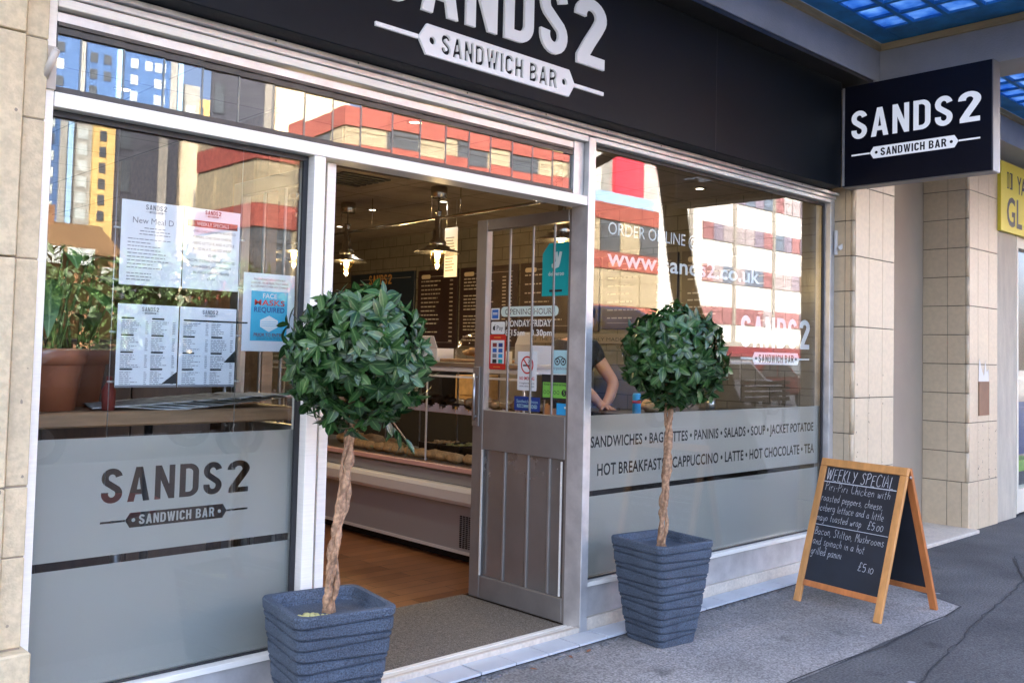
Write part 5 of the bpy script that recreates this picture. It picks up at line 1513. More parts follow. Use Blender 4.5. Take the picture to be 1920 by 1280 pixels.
# person behind the preparation table
def skinned(name, pts, edges, rad, m, parent=None, sub=2):
    me = bpy.data.meshes.new(name); me.from_pydata(pts, edges, []); me.materials.append(m)
    o = bpy.data.objects.new(name, me); COL.objects.link(o)
    sk = o.modifiers.new('skin', 'SKIN'); sk.use_smooth_shade = True
    if not me.skin_vertices: me.skin_vertices.new() if hasattr(me.skin_vertices, 'new') else None
    if me.skin_vertices:
        for i, r_ in enumerate(rad):
            d = me.skin_vertices[0].data[i]; d.radius = (r_, r_) if not hasattr(r_, '__len__') else r_; d.use_root = (i == 0)
    s = o.modifiers.new('sub', 'SUBSURF'); s.levels = sub; s.render_levels = sub
    if parent: attach(o, parent)
    return o
def person():
    t = thing('person', 'person in a dark t-shirt leaning over the counter, reaching with a bare forearm', 'person', (5.02, 1.55, .03))
    P = [(5.03,1.56,.95),(5.03,1.53,1.10),(5.03,1.47,1.28),(5.03,1.42,1.42),(5.01,1.37,1.52),(5.0,1.33,1.56),(4.99,1.30,1.62),(4.99,1.305,1.70),
         (5.19,1.41,1.445),(5.24,1.33,1.30),(5.20,1.20,1.205),(5.09,1.14,1.11),(5.00,1.11,1.055),(4.96,1.09,1.04),
         (4.86,1.41,1.445),(4.80,1.33,1.30),(4.82,1.20,1.21),(4.88,1.12,1.12),(4.92,1.08,1.06),(4.93,1.05,1.05),
         (5.12,1.57,.90),(5.13,1.60,.50),(5.13,1.60,.10),(5.13,1.50,.06),(4.93,1.57,.90),(4.92,1.60,.50),(4.92,1.60,.10),(4.92,1.50,.06),(4.988,1.235,1.615)]
    E_ = [(0,1),(1,2),(2,3),(3,4),(4,5),(5,6),(6,7),(3,8),(8,9),(9,10),(10,11),(11,12),(12,13),(3,14),(14,15),(15,16),(16,17),(17,18),(18,19),(0,20),(20,21),(21,22),(22,23),(0,24),(24,25),(25,26),(26,27),(6,28)]
    rd = [(.15,.10),(.145,.10),(.155,.11),(.13,.10),.055,.058,.082,.07,.062,.052,.045,.040,.032,.028,.062,.052,.045,.040,.032,.028,.085,.062,.045,.04,.085,.062,.045,.04,.014]
    for k, (wx, wy, wz, sx) in enumerate(((4.96,1.09,1.04,-1),(4.93,1.05,1.05,-1))):
        base = 13 if k == 0 else 19
        for f, (dx, dy, L, r_) in enumerate(((-.03,-.055,1,.009),(-.012,-.065,1,.009),(.008,-.068,1,.009),(.026,-.058,1,.008),(-.045,-.015,.8,.010))):
            i = len(P)
            P.append((wx+dx*.7, wy+dy*.7, wz-.005)); P.append((wx+dx*1.3, wy+dy*1.3, wz-.022)); rd += [r_, r_*.85]
            E_ += [(base, i), (i, i+1)]
    body = skinned('body', P, E_, rd, M['skin'], t, 2)
    T = [(5.03,1.56,.93),(5.03,1.53,1.10),(5.03,1.47,1.28),(5.03,1.42,1.42),(5.015,1.385,1.49),(5.19,1.41,1.445),(5.235,1.345,1.32),(4.86,1.41,1.445),(4.805,1.345,1.32)]
    skinned('tshirt', T, [(0,1),(1,2),(2,3),(3,4),(3,5),(5,6),(3,7),(7,8)], [(.165,.115),(.16,.115),(.17,.125),(.145,.115),.075,.080,.074,.080,.074], M['tshirt'], t, 2)
    Q = [(5.03,1.565,.93),(5.12,1.575,.86),(5.13,1.60,.50),(5.13,1.60,.10),(4.93,1.575,.86),(4.92,1.60,.50),(4.92,1.60,.10)]
    skinned('trousers', Q, [(0,1),(1,2),(2,3),(0,4),(4,5),(5,6)], [(.15,.11),.10,.075,.06,.10,.075,.06], M['trouser'], t, 2)
    b = MB(); b.blob((4.99,1.325,1.69), (.088,.098,.085), 16, .15, 4)
    bmesh.ops.bisect_plane(b.bm, geom=b.bm.verts[:]+b.bm.edges[:]+b.bm.faces[:], plane_co=(4.99,1.28,1.665), plane_no=(0,-.75,-.6), clear_outer=True)
    b.build('hair', M['hair'], t)
    return t
person()

# ================================================================== LEFT WINDOW DISPLAY
t = thing('window_shelf', 'brown wooden shelf counter behind the left window, above the frosted film', 'shelf', (1.5, .35, 1.1))
b = MB(); b.box(.975, 2.02, .14, .60, 1.112, 1.163); b.build('board', M['brown_wood'], t, bevel=.006)
for x in (1.05, 1.5, 1.92):
    b = MB(); b.tube([(x, .38, .031), (x, .38, 1.111)], .016, 10); b.build('leg', M['darkmetal'], t)
def pot(name, label, x, y, z, r, h):
    t = thing('plant_pot', label, 'plant pot', (x, y, z), 'terracotta pots on the window shelf')
    b = MB(); b.lathe((x, y, z), [(r*.72, 0), (r*.90, h*.72), (r*.91, h*.74), (r, h*.75), (r*1.02, h), (r*.92, h), (r*.86, h*.86), (r*.1, h*.84)], 36); b.build('pot', M['terracotta'], t)
    b = MB(); b.lathe((x, y, z), [(r*.85, h*.845), (r*.1, h*.875)], 20); b.build('soil', M['soil'], t)
    return t
pot('a', 'large terracotta pot nearest the left window frame', 1.105, .31, 1.164, .128, .215)
pot('b', 'terracotta pot behind the large one on the window shelf', 1.27, .52, 1.164, .115, .21)
def houseplant(label, x, y, z, seed, tall):
    r = random.Random(seed)
    t = thing('house_plant', label, 'plant', (x, y, z), 'leafy plants in terracotta pots')
    st = []
    def gen(bm, uvl):
        for i in range(11):
            a = i*2.4 + r.uniform(-.3, .3); h = r.uniform(.16, .34)*tall; rad = r.uniform(.03, .11)
            p0 = Vector((x+.03*math.cos(a), y+.03*math.sin(a), z)); p1 = p0 + Vector((math.cos(a)*rad, math.sin(a)*rad, h))
            st.append((p0, p1))
            d = Vector((math.cos(a), math.sin(a), r.uniform(-.3, .5)))
            leaf_into(bm, uvl, p1, d, Vector((0, 0, 1)) + rdir(r)*.3, r.uniform(.15, .24), r.uniform(.06, .10), .2, r.uniform(.3, .7))
    leaf_mesh('foliage', gen, M['leaf_house'], t)
    b = MB()
    for p0, p1 in st: b.tube([p0, p0.lerp(p1, .5)+Vector((0, 0, .01)), p1], [.006, .005, .003], 6)
    b.build('stems', mat('plant_stem', (.16, .24, .07), .5), t)
houseplant('tall broad leaved plant in the large terracotta pot', 1.105, .31, 1.345, 5, 1.2)
houseplant('bushy broad leaved plant in the rear terracotta pot', 1.27, .52, 1.345, 9, .9)
t = thing('newspapers', 'fanned out pile of newspapers lying on the window shelf', 'newspapers', (1.6, .3, 1.164))
for k in range(9):
    b = MB(); cx = 1.42+.06*k; a = R(-20+9*k)
    pts = []
    for i in range(7):
        u = -.17+.34*i/6
        pts.append((u, .006*math.sin(i*.9)+.0025*k + .006*abs(u)*8*.4))
    uu = Vector((math.cos(a)*.9, math.sin(a)*.5, 0)).normalized(); vv = Vector((-uu.y, uu.x, 0))
    o_ = Vector((cx, .30, 1.166))
    rows = [[b.bm.verts.new(o_ + uu*p[0] + vv*s + Vector((0, 0, p[1]+.002*k + tz))) for p in pts] for s, tz in ((-.11, 0), (.11, .004))]
    rows2 = [[b.bm.verts.new(v.co + Vector((0, 0, .004))) for v in rw] for rw in rows]
    for i in range(6):
        b.bm.faces.new((rows[0][i], rows[1][i], rows[1][i+1], rows[0][i+1])); b.bm.faces.new((rows2[0][i], rows2[0][i+1], rows2[1][i+1], rows2[1][i]))
        b.bm.faces.new((rows[0][i], rows[0][i+1], rows2[0][i+1], rows2[0][i])); b.bm.faces.new((rows[1][i], rows2[1][i], rows2[1][i+1], rows[1][i+1]))
    b.build('newspaper', mat('newsprint', (.50, .50, .50), .8, var=.35, vscale=30), t)
b = MB(); b.lathe((1.285, .22, 1.164), [(.022, 0), (.024, .07), (.010, .10), (.010, .12)], 14); tag(b.build('sauce_bottle', M['maroon']), 'small dark red sauce bottle beside the large terracotta pot', 'bottle')
t = thing('wall_cupboard', 'dark wooden cupboard behind the posters in the left window', 'cupboard', (1.6, 1.6, 0))
b = MB(); b.box(1.45, 2.3, 1.5, 1.95, .031, 1.42); b.build('carcass', M['dark_wood'], t, bevel=.005)
b = MB(); b.box(1.46, 1.868, 1.482, 1.499, .05, 1.40); b.build('cupboard_door', M['dark_wood'], t, bevel=.003)
b = MB(); b.box(1.872, 2.29, 1.482, 1.499, .05, 1.40); b.build('cupboard_door', M['dark_wood'], t, bevel=.003)
b = MB(); b.box(2.42, 2.48, 1.2, 3.2, .031, 2.619); tag(b.build('partition', M['brown_wood']), 'dark brown partition wall beyond the left door leaf', 'partition')
t = thing('bar_stool', 'dark bar stool standing under the window shelf', 'stool', (1.55, .75, 0))
b = MB(); b.lathe((1.55, .78, .70), [(.15, 0), (.17, .02), (.17, .05), (.15, .06)], 24); b.build('seat', M['maroon'], t)
b = MB(); b.tube([(1.55, .78, .05), (1.55, .78, .70)], .022, 12); b.build('pole', M['steel'], t)
b = MB(); b.lathe((1.55, .78, .031), [(.19, 0), (.18, .012), (.04, .03)], 24); b.build('base', M['steel'], t)

# posters hung on the inside of the left window
pn = Plane2((0, .082, 0), (1, 0, 0), (0, 0, 1), (0, -1, 0))
def poster(label, x0, x1, z0, z1, cat='poster'):
    t = thing('poster', label, cat, ((x0+x1)/2, .083, z0), 'paper notices hung in the left window')
    b = MB(); b.box(x0, x1, .083, .0845, z0, z1); b.build('sheet', M['paper'], t)
    return t
def small_logo(t, cx, z, w, m=None):
    lt, pq, ln = logo(w, gap=.10, capr=.25)
    pn.sheet('logo', shift(lt, cx-w/2, z), m or M['grey_ink'], t, .0005)
    pn.sheet('logo_plaque', shift(pq + ln, cx-w/2, z), m or M['grey_ink'], t, .0005)
def textrows(t, x0, x1, z0, z1, dz, m, h, seed, fill=(.5, 1), center=False):
    r = random.Random(seed); L = []
    z = z1
    while z > z0:
        w = (x1-x0)*r.uniform(*fill); x = x0 + ((x1-x0)-w)/2 if center else x0
        e = x+w
        while x < e:
            q = min(r.uniform(.006, .018), e-x); L.append(rect(x, z, x+q, z+h)); x += q+.003
        z -= dz
    pn.sheet('small_print', L, m, t, .0005, each=True)
t = poster('white poster headed New Meal Deal, top left of the four menus', 1.251, 1.472, 1.605, 1.900)
small_logo(t, 1.372, 1.864, .075)
pn.sheet('heading', btext('New Meal D', 1.288, 1.822, .021, width=.150), M['grey_ink'], t, .0005)
textrows(t, 1.30, 1.44, 1.775, 1.805, .011, M['grey_ink'], .003, 1, (.5, .9), True)
textrows(t, 1.275, 1.44, 1.66, 1.765, .0125, M['grey_ink'], .0028, 2, (.4, .95))
textrows(t, 1.275, 1.40, 1.615, 1.645, .011, M['grey_ink'], .0028, 3, (.6, 1))
t = poster('white weekly specials poster with a red heading bar, top right of the four menus', 1.476, 1.694, 1.605, 1.900)
small_logo(t, 1.585, 1.874, .062, M['maroon'])
pn.sheet('heading_bar', [rect(1.487, 1.832, 1.683, 1.856)] + btext('WEEKLY SPECIALS', 1.523, 1.838, .0125, off=.018, width=.126), M['maroon'], t, .0005)
z = 1.812
for s, w in (('PIRI-PIRI CHICKEN WITH ROASTED', .185), ('PEPPERS, CHEDDAR CHEESE,', .155), ('ICEBERG LETTUCE, AND A LITTLE', .175), ('MAYO IN A TOASTED WRAP', .150), ('£5.00', .03), ('BACON, STILTON, CHUNKY ROASTED', .188), ('MUSHROOMS AND SPINACH', .155), ('IN A HOT GRILLED PANINI', .14), ('£5.10', .03)):
    pn.sheet('line', btext(s, 1.585-w/2, z, .0095, width=w), M['grey_ink'], t, .0005); z -= .0215
def menu(label, x0, x1, z0, z1, sd, corner):
    t = poster(label, x0, x1, z0, z1)
    small_logo(t, (x0+x1)/2+.005, z1-.03, .060)
    w = x1-x0
    for k, (a, c) in enumerate(((.06, .50), (.55, .95))):
        z = z1-.052
        for q in range(4):
            pn.sheet('section_bar', [rrect(x0+a*w, z, x0+a*w+.045+.1*(sd == 2 and q == 0), z+.006, .003)], M['black_ink'], t, .0005)
            textrows(t, x0+a*w, x0+(c-.08)*w, z-.052, z-.009, .0068, M['grey_ink'], .0022, sd*10+q+k*5, (.35, .9))
            textrows(t, x0+(c-.05)*w, x0+c*w, z-.052, z-.009, .0068, M['grey_ink'], .0022, sd*10+q+k*5+77, (.9, 1))
            z -= .059
    pn.sheet('corner_flash', [[(x1, z0+.012), (x1, z0+.055), (x1-.055, z0+.012)]] if corner == 0 else [[(x1, z0+.09), (x1, z0+.135), (x1-.045, z0+.09)]], M['black_ink'], t, .0007)
    pn.sheet('foot_bar', [rect(x0, z0, x1, z0+.008)], M['grey_ink'], t, .0007)
menu('printed menu sheet, lower left of the four menus', 1.252, 1.469, 1.25, 1.539, 1, 0)
menu('printed menu sheet with a black corner flash, lower right of the four menus', 1.474, 1.692, 1.25, 1.539, 2, 1)
t = poster('white poster with a blue panel reading FACE MASKS REQUIRED', 1.717, 1.936, 1.384, 1.682)
z = 1.655
for s, w in (('IN ACCORDANCE WITH GOVERNMENT', .135), ('GUIDELINES, WE ARE RESPECTFULLY ASKING', .160), ('ALL CUSTOMERS TO WEAR FACE COVERINGS', .160)):
    pn.sheet('line', btext(s, 1.826-w/2, z, .0075, width=w), M['maroon'], t, .0005); z -= .0135
pn.sheet('blue_panel', [rect(1.750, 1.424, 1.905, 1.614)], M['mask_blue'], t, .0005)
pn.sheet('heading', btext('FACE', 1.797, 1.588, .018, off=.018, width=.062), M['vinyl_white'], t, .001)
pn.sheet('heading', btext('MASKS', 1.762, 1.560, .021, off=.018, width=.132), M['red_card'], t, .001)
pn.sheet('heading', btext('REQUIRED', 1.762, 1.534, .019, off=.018, width=.132), M['navy_card'], t, .001)
pn.sheet('mask_picture', [[(1.790, 1.503), (1.828, 1.521), (1.866, 1.503), (1.866, 1.478), (1.828, 1.458), (1.790, 1.478)], rect(1.796, 1.497, 1.860, 1.4985), rect(1.796, 1.489, 1.860, 1.4905), rect(1.796, 1.481, 1.860, 1.4825)], M['vinyl_white'], t, .001)
pn.sheet('heading', btext('PRIOR TO ENTRY', 1.764, 1.441, .0125, off=.018, width=.128), M['maroon'], t, .001)
textrows(t, 1.775, 1.88, 1.428, 1.436, .006, M['black_ink'], .002, 9, (.9, 1), True)
for lab, x in (('thin steel display cable at the left of the four menus', 1.236), ('thin steel display cable at the right of the four menus', 1.702)):
    t = thing('display_cable', lab, 'cable', (x, .09, 1.2), 'thin cables holding the menu sheets')
    b = MB(); b.tube([(x, .092, .90), (x, .092, 2.15)], .0016, 6); b.build('cable', M['steel'], t)
    for z in (1.27, 1.44, 1.62, 1.80): 
        b = MB(); b.tube([(x-.008, .088, z), (x+.014, .088, z)], .004, 8); b.build('clip', M['steel'], t)

# ================================================================== ACROSS THE STREET (seen in the glass)
M['redpanel'] = mat('red_cladding', (0.25, 0.062, 0.050), .5, var=.08, vscale=.7)
M['blind'] = mat('beige_blind', (0.30, 0.25, 0.17), .3, var=.12, vscale=.9)
M['winglass'] = mat('dark_window', (0.06, 0.07, 0.085), .12, var=.3, vscale=.5)
M['winlit'] = mat('pale_window', (0.42, 0.46, 0.47), .25, var=.15, vscale=.6)
M['mull'] = mat('grey_mullion', (0.20, 0.185, 0.17), .6)
M['creamr'] = mat('cream_render', (0.62, 0.52, 0.37), .8, var=.08, vscale=.25)
M['darkclad'] = mat('dark_cladding', (0.035, 0.038, 0.055), .6, var=.1, vscale=.5)
M['blueclad'] = mat('blue_cladding', (0.045, 0.105, 0.25), .5, var=.08, vscale=.4)
M['bluelight'] = mat('light_blue_fin', (0.26, 0.42, 0.62), .5)
M['greyclad'] = mat('grey_cladding', (0.25, 0.25, 0.24), .6)
M['yelclad'] = mat('ochre_cladding', (0.50, 0.34, 0.13), .6, var=.05)
M['whiterender'] = mat('white_render', (0.50, 0.50, 0.49), .7, var=.03, vscale=.3)
M['brick'] = mat('house_brick', (0.22, 0.11, 0.055), .8, var=.15, vscale=2)
M['roof'] = mat('tiled_roof', (0.15, 0.085, 0.04), .85, var=.25, vscale=1.2)
M['cur1'] = mat('red_curtain', (0.20, 0.09, 0.10), .6, var=.35, vscale=2.2)
M['cur2'] = mat('lilac_curtain', (0.15, 0.13, 0.18), .6, var=.25, vscale=2.0)
M['cur3'] = mat('blue_curtain', (0.09, 0.12, 0.17), .5, var=.3, vscale=1.5)
M['cur4'] = mat('brown_curtain', (0.14, 0.095, 0.07), .6, var=.4, vscale=2.0)
M['cur5'] = mat('pale_curtain', (0.24, 0.21, 0.23), .6, var=.2, vscale=2.0)
WM = {}
def winmesh(w, h, m, ax):
    k = (round(w, 3), round(h, 3), m.name, ax)
    if k not in WM:
        b = MB()
        if ax == 'y': b.box(-w/2, w/2, -.03, .05, 0, h); b.box(-w/2, -w/2+.06, .051, .09, 0, h); b.box(w/2-.06, w/2, .051, .09, 0, h); b.box(-w/2+.061, w/2-.061, .051, .09, h*.70, h*.70+.05)
        else: b.box(-.05, .03, -w/2, w/2, 0, h); b.box(-.09, -.051, -w/2, -w/2+.06, 0, h); b.box(-.09, -.051, w/2-.06, w/2, 0, h)
        o = b.build('window', m); WM[k] = o.data; bpy.data.objects.remove(o)
    return WM[k]
def win(parent, x, y, z, w, h, m, ax='y'):
    o = bpy.data.objects.new('window', winmesh(w, h, m, ax)); COL.objects.link(o)
    o.parent = parent; o.matrix_basis = Matrix.Translation(Vector((x, y, z)) - parent.matrix_basis.translation)
    return o
YR = -40
of = thing('office_building', 'red panelled office building with long bands of beige windows across the street', 'building', (39, -50, 0))
b = MB(); b.box(23.25, 46, -46.8, -40.15, -.1, 13.9); b.build('wall', M['mull'], of)
b = MB(); b.box(46.002, 55.9, -46.8, -40.15, -.1, 12.0); b.build('wall', M['mull'], of)
for z0, z1 in ((3.7, 4.9), (7.5, 8.68), (10.95, 12.1), (13.1, 14.1)):
    b = MB()
    x = 23.1
    while x < (55.8 if z0 < 13 else 45.5): b.box(x, min(x+2.18, 56), -40.14, -39.98, z0, z1); x += 2.2
    y = -46.7
    while y < -40.3: b.box(23.08, 23.24, y, min(y+2.18, -40.16), z0, z1); y += 2.2
    b.build('red_band', M['redpanel'], of)
for z0, h in ((.6, 3.0), (4.95, 2.5), (8.72, 2.2), (12.14, .92)):
    for i in range(15 if z0 < 12 else 10):
        m = M['blind'] if rnd.random() < .68 else M['winglass']
        win(of, 24.2+2.2*i, -40.12, z0, 2.05, h, m)
    for j in range(3):
        win(of, 23.22, -41.3-2.2*j, z0, 2.05, h, M['blind'] if rnd.random() < .7 else M['winglass'], 'x') if z0 > 1 else None
b = MB(); b.box(46.8, 49.4, -46, -41.5, 12.02, 18.5); b.build('roof_block', M['blueclad'], of)
b = MB(); b.box(49.42, 51.2, -46, -41.6, 12.02, 18.5); b.build('roof_block', M['whiterender'], of)
b = MB(); b.box(51.22, 52.6, -46, -41.7, 12.02, 18.5); b.build('roof_block', M['greyclad'], of)
b = MB(); b.box(52.62, 55.9, -46, -41.4, 12.02, 17.6); b.build('red_screen', mat('bright_red', (.55, .03, .06), .5), of)
for z in (13.4, 15.2):
    win(of, 48.0, -41.46, z, 1.6, 1.1, M['winglass'])
b = MB(); b.box(46, 55.9, -40.4, -40.36, 12.12, 13.0); b.build('balustrade', M['bluelight'], of)

wh = thing('apartment_building', 'long white rendered block with ribbon windows and coloured curtains across the street', 'building', (70, -46, 0))
b = MB(); b.box(56.0, 96, -56, -40.1, -.1, 21.5); b.build('wall', M['whiterender'], wh)
b = MB()
for x in (60.0, 66.0, 72.0, 78.0, 84.0, 90.0): b.box(x-.14, x+.14, -40.09, -39.85, 2.7, 21.5)
b.build('pilaster_strip', M['mull'], wh, split=True)
for z0 in (4.15, 7.45, 10.80, 14.1, 17.4):
    for bay in range(5):
        for k in range(4):
            if bay == 0 and k == 0: continue
            x = 60.95 + 6*bay - 6*(0) + 1.39*k - (6 if False else 0)
            m = rnd.choice([M['cur1'], M['cur2'], M['cur2'], M['cur3'], M['cur4'], M['cur5']]) if z0 > 5 else rnd.choice([M['cur1'], M['cur1'], M['cur5'], M['cur2']])
            win(wh, x, -40.06, z0, 1.32, 1.35, m)
b = MB(); b.box(56.2, 92, -40.08, -39.4, .2, 1.55); b.build('shop_glazing', M['winglass'], wh)
b = MB(); b.box(56.2, 92, -40.08, -39.2, 1.56, 2.35); b.build('red_fascia', mat('fascia_red', (.12, .02, .025), .5), wh)
b = MB(); b.box(56.2, 92, -40.08, -39.3, 2.36, 2.72); b.build('grey_fascia', M['mull'], wh)

ctw = thing('tower_block', 'tall windowless cream tower behind the red office building', 'building', (35.5, -75, 0))
b = MB(); b.box(31.8, 39.2, -82, -70, -.1, 34); b.build('wall', M['creamr'], ctw)
b = MB(); b.tube([(33.6, -69.8, 2), (33.6, -69.8, 14)], .09, 8); b.build('drainpipe', M['mull'], ctw)
dk = thing('tower_block', 'dark grey tower left of the cream tower', 'building', (29, -75, 0))
b = MB(); b.prism([(27.0, -69), (31.75, -69), (38.2, -82), (31.7, -82)], (0, 0, -.1), (1, 0, 0), (0, 1, 0), (0, 0, 1), 36); b.build('wall', M['darkclad'], dk)
b = MB(); b.box(30.2, 30.9, -68.99, -68.9, 2, 35.8); b.build('fin', M['mull'], dk)
for k in range(9): win(dk, 27.6, -68.97, 3+3.3*k, .8, 2.4, M['winglass'])
bt = thing('tower_block', 'blue clad tower with bright square windows, furthest left in the reflection', 'building', (45, -190, 0))
b = MB(); b.box(30.0, 60.3, -200, -180, -.1, 60); b.build('wall', M['blueclad'], bt)
b = MB()
for x in (41.0, 49.0, 59.4): b.box(x, x+.9, -179.99, -179.5, 0, 60)
b.build('fin', M['bluelight'], bt, split=True)
b = MB()
for x in (42.3, 58.0): b.box(x, x+1.2, -179.98, -179.6, 0, 60)
b.build('grey_fin', M['greyclad'], bt, split=True)
for k in range(14):
    for x in (34.2, 37.6, 45.0, 47.4, 52.0, 54.6, 56.4):
        if rnd.random() < .93: win(bt, x, -179.97, 13.0+3.1*k, 1.3, 1.8, M['winlit'] if rnd.random() < .6 else M['winglass'])
yt = thing('tower_block', 'ochre clad tower with tall windows beside the blue tower', 'building', (67, -190, 0))
b = MB(); b.box(60.4, 64.0, -200, -180.6, -.1, 52); b.build('grey_wall', M['greyclad'], yt)
b = MB(); b.box(64.05, 76, -200, -180, -.1, 49.5); b.build('wall', M['yelclad'], yt)
for k in range(13):
    for x in (65.8, 69.6): win(yt, x, -179.97, 9.2+3.05*k, 1.25, 2.0, M['winglass'])
    win(yt, 62.3, -180.57, 9.2+3.05*k, 1.8, 2.0, M['winlit'])
hs = thing('brick_house', 'small brick house with a tiled roof and white dormer windows in front of the towers', 'house', (18.5, -54, 0))
b = MB(); b.box(15.6, 20.3, -58, -50, -.1, 6.2); b.build('wall', M['brick'], hs)
b = MB(); b.prism([(-50+.3+0, 6.2), (-54, 8.3), (-58.3, 6.2)], (15.3, 0, 0), (0, 1, 0), (0, 0, 1), (1, 0, 0), 5.3); b.build('roof', M['roof'], hs)
b = MB(); b.box(17.3, 17.9, -54.3, -53.5, 7.8, 9.2); b.build('chimney', M['brick'], hs)
for x, w in ((16.6, 1.1), (18.1, 1.4)): win(hs, x, -49.6, 5.6, w, .9, M['winlit'])
win(hs, 19.6, -49.96, 4.4, .7, 1.2, M['winlit'])

def bush(label, name, cat, x, y, zc, rx, rz, seed, cnt, group):
    r = random.Random(seed)
    t = thing(name, label, cat, (x, y, 0), group)
    def gen(bm, uvl):
        for i in range(cnt):
            o = rdir(r); k = r.uniform(.55, 1.0)*(1+.3*noise.noise(o*2+Vector((seed, 0, 0))))
            p = Vector((x+o.x*rx*k, y+o.y*rx*k, max(.2, zc+o.z*rz*k)))
            leaf_into(bm, uvl, p, (rdir(r)+Vector((0, 0, -.3))), o+rdir(r)*.5, r.uniform(.25, .5), r.uniform(.14, .26), .2, .2, 2)
    leaf_mesh('crown', gen, M['leaf_tree'], t)
    b = MB(); b.tube([(x, y, -.1), (x+.1, y, zc*.6), (x, y+.1, zc)], [.16, .12, .05], 8); b.build('trunk', M['bark'], t)
BL = ['leftmost of the trees across the road', 'second tree from the left across the road', 'tree in front of the brick house', 'tree below the ochre tower', 'tree below the dark tower', 'tree below the cream tower', 'tree beside the red office corner']
for i, (x, y, zc, rx, rz) in enumerate(((9.2, -30, 2.6, 1.9, 2.1), (11.4, -31, 2.8, 1.7, 1.9), (13.0, -30, 2.7, 1.6, 2.0), (15.2, -31, 3.0, 1.7, 2.2), (17.2, -30, 2.8, 1.6, 2.2), (19.4, -31, 2.6, 1.6, 1.8), (21.6, -30, 2.4, 1.5, 1.6))):
    bush('dense dark green ' + BL[i], 'tree', 'tree', x, y, zc, rx, rz, 20+i, 900, 'dark trees across the road')

# bare street tree by the kerb
tt = thing('street_tree', 'leaning bare street tree on the pavement, reflected in the right window', 'tree', (10.1, -3, 0))
TRUNK = [(9.85, -3, 0), (9.5, -3.03, .7), (9.22, -3.05, 1.25), (9.0, -3.06, 1.65), (8.82, -3.06, 1.94), (8.71, -3.06, 2.23), (8.64, -3.06, 2.53), (8.55, -3.06, 3.0), (8.42, -3.06, 3.45), (8.12, -3.1, 4.3), (8.2, -3.4, 7.2)]
b = MB(); b.tube(TRUNK, [.32, .27, .20, .165, .15, .145, .14, .14, .13, .12, .05], 14); b.build('trunk', mat('dark_bark', (.05, .042, .035), .9, var=.3, vscale=8, bump=.8), tt)
b = MB()
def limb(p, d, L, r_, dep, rr):
    q = p + d*L; b.tube([p, p.lerp(q, .5)+rdir(rr)*.04*L, q], [r_, r_*.8, r_*.55], 6)
    if dep:
        for k in range(3 if dep > 1 else 2): limb(q, (d+rdir(rr)*.8+Vector((0, 0, -.15))).normalized(), L*rr.uniform(.5, .75), r_*.55, dep-1, rr)
rr = random.Random(4)
b.tube([(8.12, -3.05, 3.95), (7.55, -3.05, 3.56), (6.95, -3.05, 3.22), (6.5, -3.0, 3.02)], [.085, .065, .045, .02], 8)
for q in ((7.3, -3.05, 3.40), (7.0, -3.05, 3.24), (6.75, -3.03, 3.12), (6.5, -3, 3.02)):
    limb(Vector(q), Vector((-.5, rr.uniform(-.4, .4), rr.uniform(-.5, .1))).normalized(), .28, .016, 2, rr)
limb(Vector((8.05, -3.2, 5.2)), Vector((.7, .1, .6)).normalized(), 1.4, .08, 3, rr)
limb(Vector((8.1, -3.3, 6.0)), Vector((-.6, -.3, .6)).normalized(), 1.3, .07, 3, rr)
b.build('branches', bpy.data.materials['dark_bark'], tt)

def car(label, name, x, y, prof, glassp, w, m, group=None):
    t = thing(name, label, 'van' if 'van' in name else 'car', (x, y, -.12), group)
    b = MB(); b.prism(prof, (x, y, -.12), (1, 0, 0), (0, 0, 1), (0, -1, 0), w); b.build('body', m, t, bevel=.06)
    for k, yy in enumerate((y+.003, y-w-.003)):
        for g in glassp:
            b = MB(); b.prism(g, (x, yy, -.12), (1, 0, 0), (0, 0, 1), (0, 1 if k == 0 else -1, 0), .012); b.build('side_window', M['winglass'], t)
    xs_ = [p[0] for p in prof]; L = max(xs_)
    for wx in (L*.19, L*.81):
        for yy in (y-.05, y-w+.05):
            b = MB(); b.tube([(x+wx, yy+.09, .2), (x+wx, yy-.09, .2)], .32, 20); wq = b.build('wheel', M['gasket'], t)
            b = MB(); b.tube([(x+wx, yy+.095, .2), (x+wx, yy-.095, .2)], .19, 14); b.build('rim', M['steel'], wq)
    b = MB(); b.box(x+L-.03, x+L+.015, y-.35, y-.1, .5, .65); b.build('headlight', M['winlit'], t)
    b = MB(); b.box(x+L-.03, x+L+.015, y-w+.1, y-w+.35, .5, .65); b.build('headlight', M['winlit'], t)
    return t
car('blue van parked at the kerb, reflected beside the door frame', 'parked_van', 11.6, -9.2, [(0, .35), (0, 2.1), (.15, 2.52), (3.9, 2.52), (4.6, 2.35), (5.15, 1.5), (5.75, 1.25), (5.8, .4)],
    [[(.3, 1.35), (.3, 2.05), (1.9, 2.05), (1.9, 1.35)], [(2.0, 1.35), (2.0, 2.05), (3.5, 2.05), (3.5, 1.35)], [(3.6, 1.35), (3.6, 2.05), (4.55, 2.05), (5.0, 1.45)]], 1.9, mat('van_blue', (.015, .10, .42), .25))
cprof = [(0, .35), (.02, .85), (.35, .95), (.95, 1.42), (2.4, 1.45), (3.2, .98), (4.15, .85), (4.25, .4)]
cgl = [[(.75, .98), (1.12, 1.35), (1.75, 1.37), (1.75, .98)], [(1.85, .98), (1.85, 1.37), (2.35, 1.36), (2.95, .98)]]
car('black parked car at the kerb opposite the left window', 'parked_car', 2.9, -8.7, cprof, cgl, 1.7, mat('car_black', (.012, .013, .016), .2), 'cars parked across the road')
car('white parked car across the road, reflected left of the window logo', 'parked_car', 19.6, -10.5, cprof, cgl, 1.7, mat('car_white', (.7, .72, .75), .25), 'cars parked across the road')
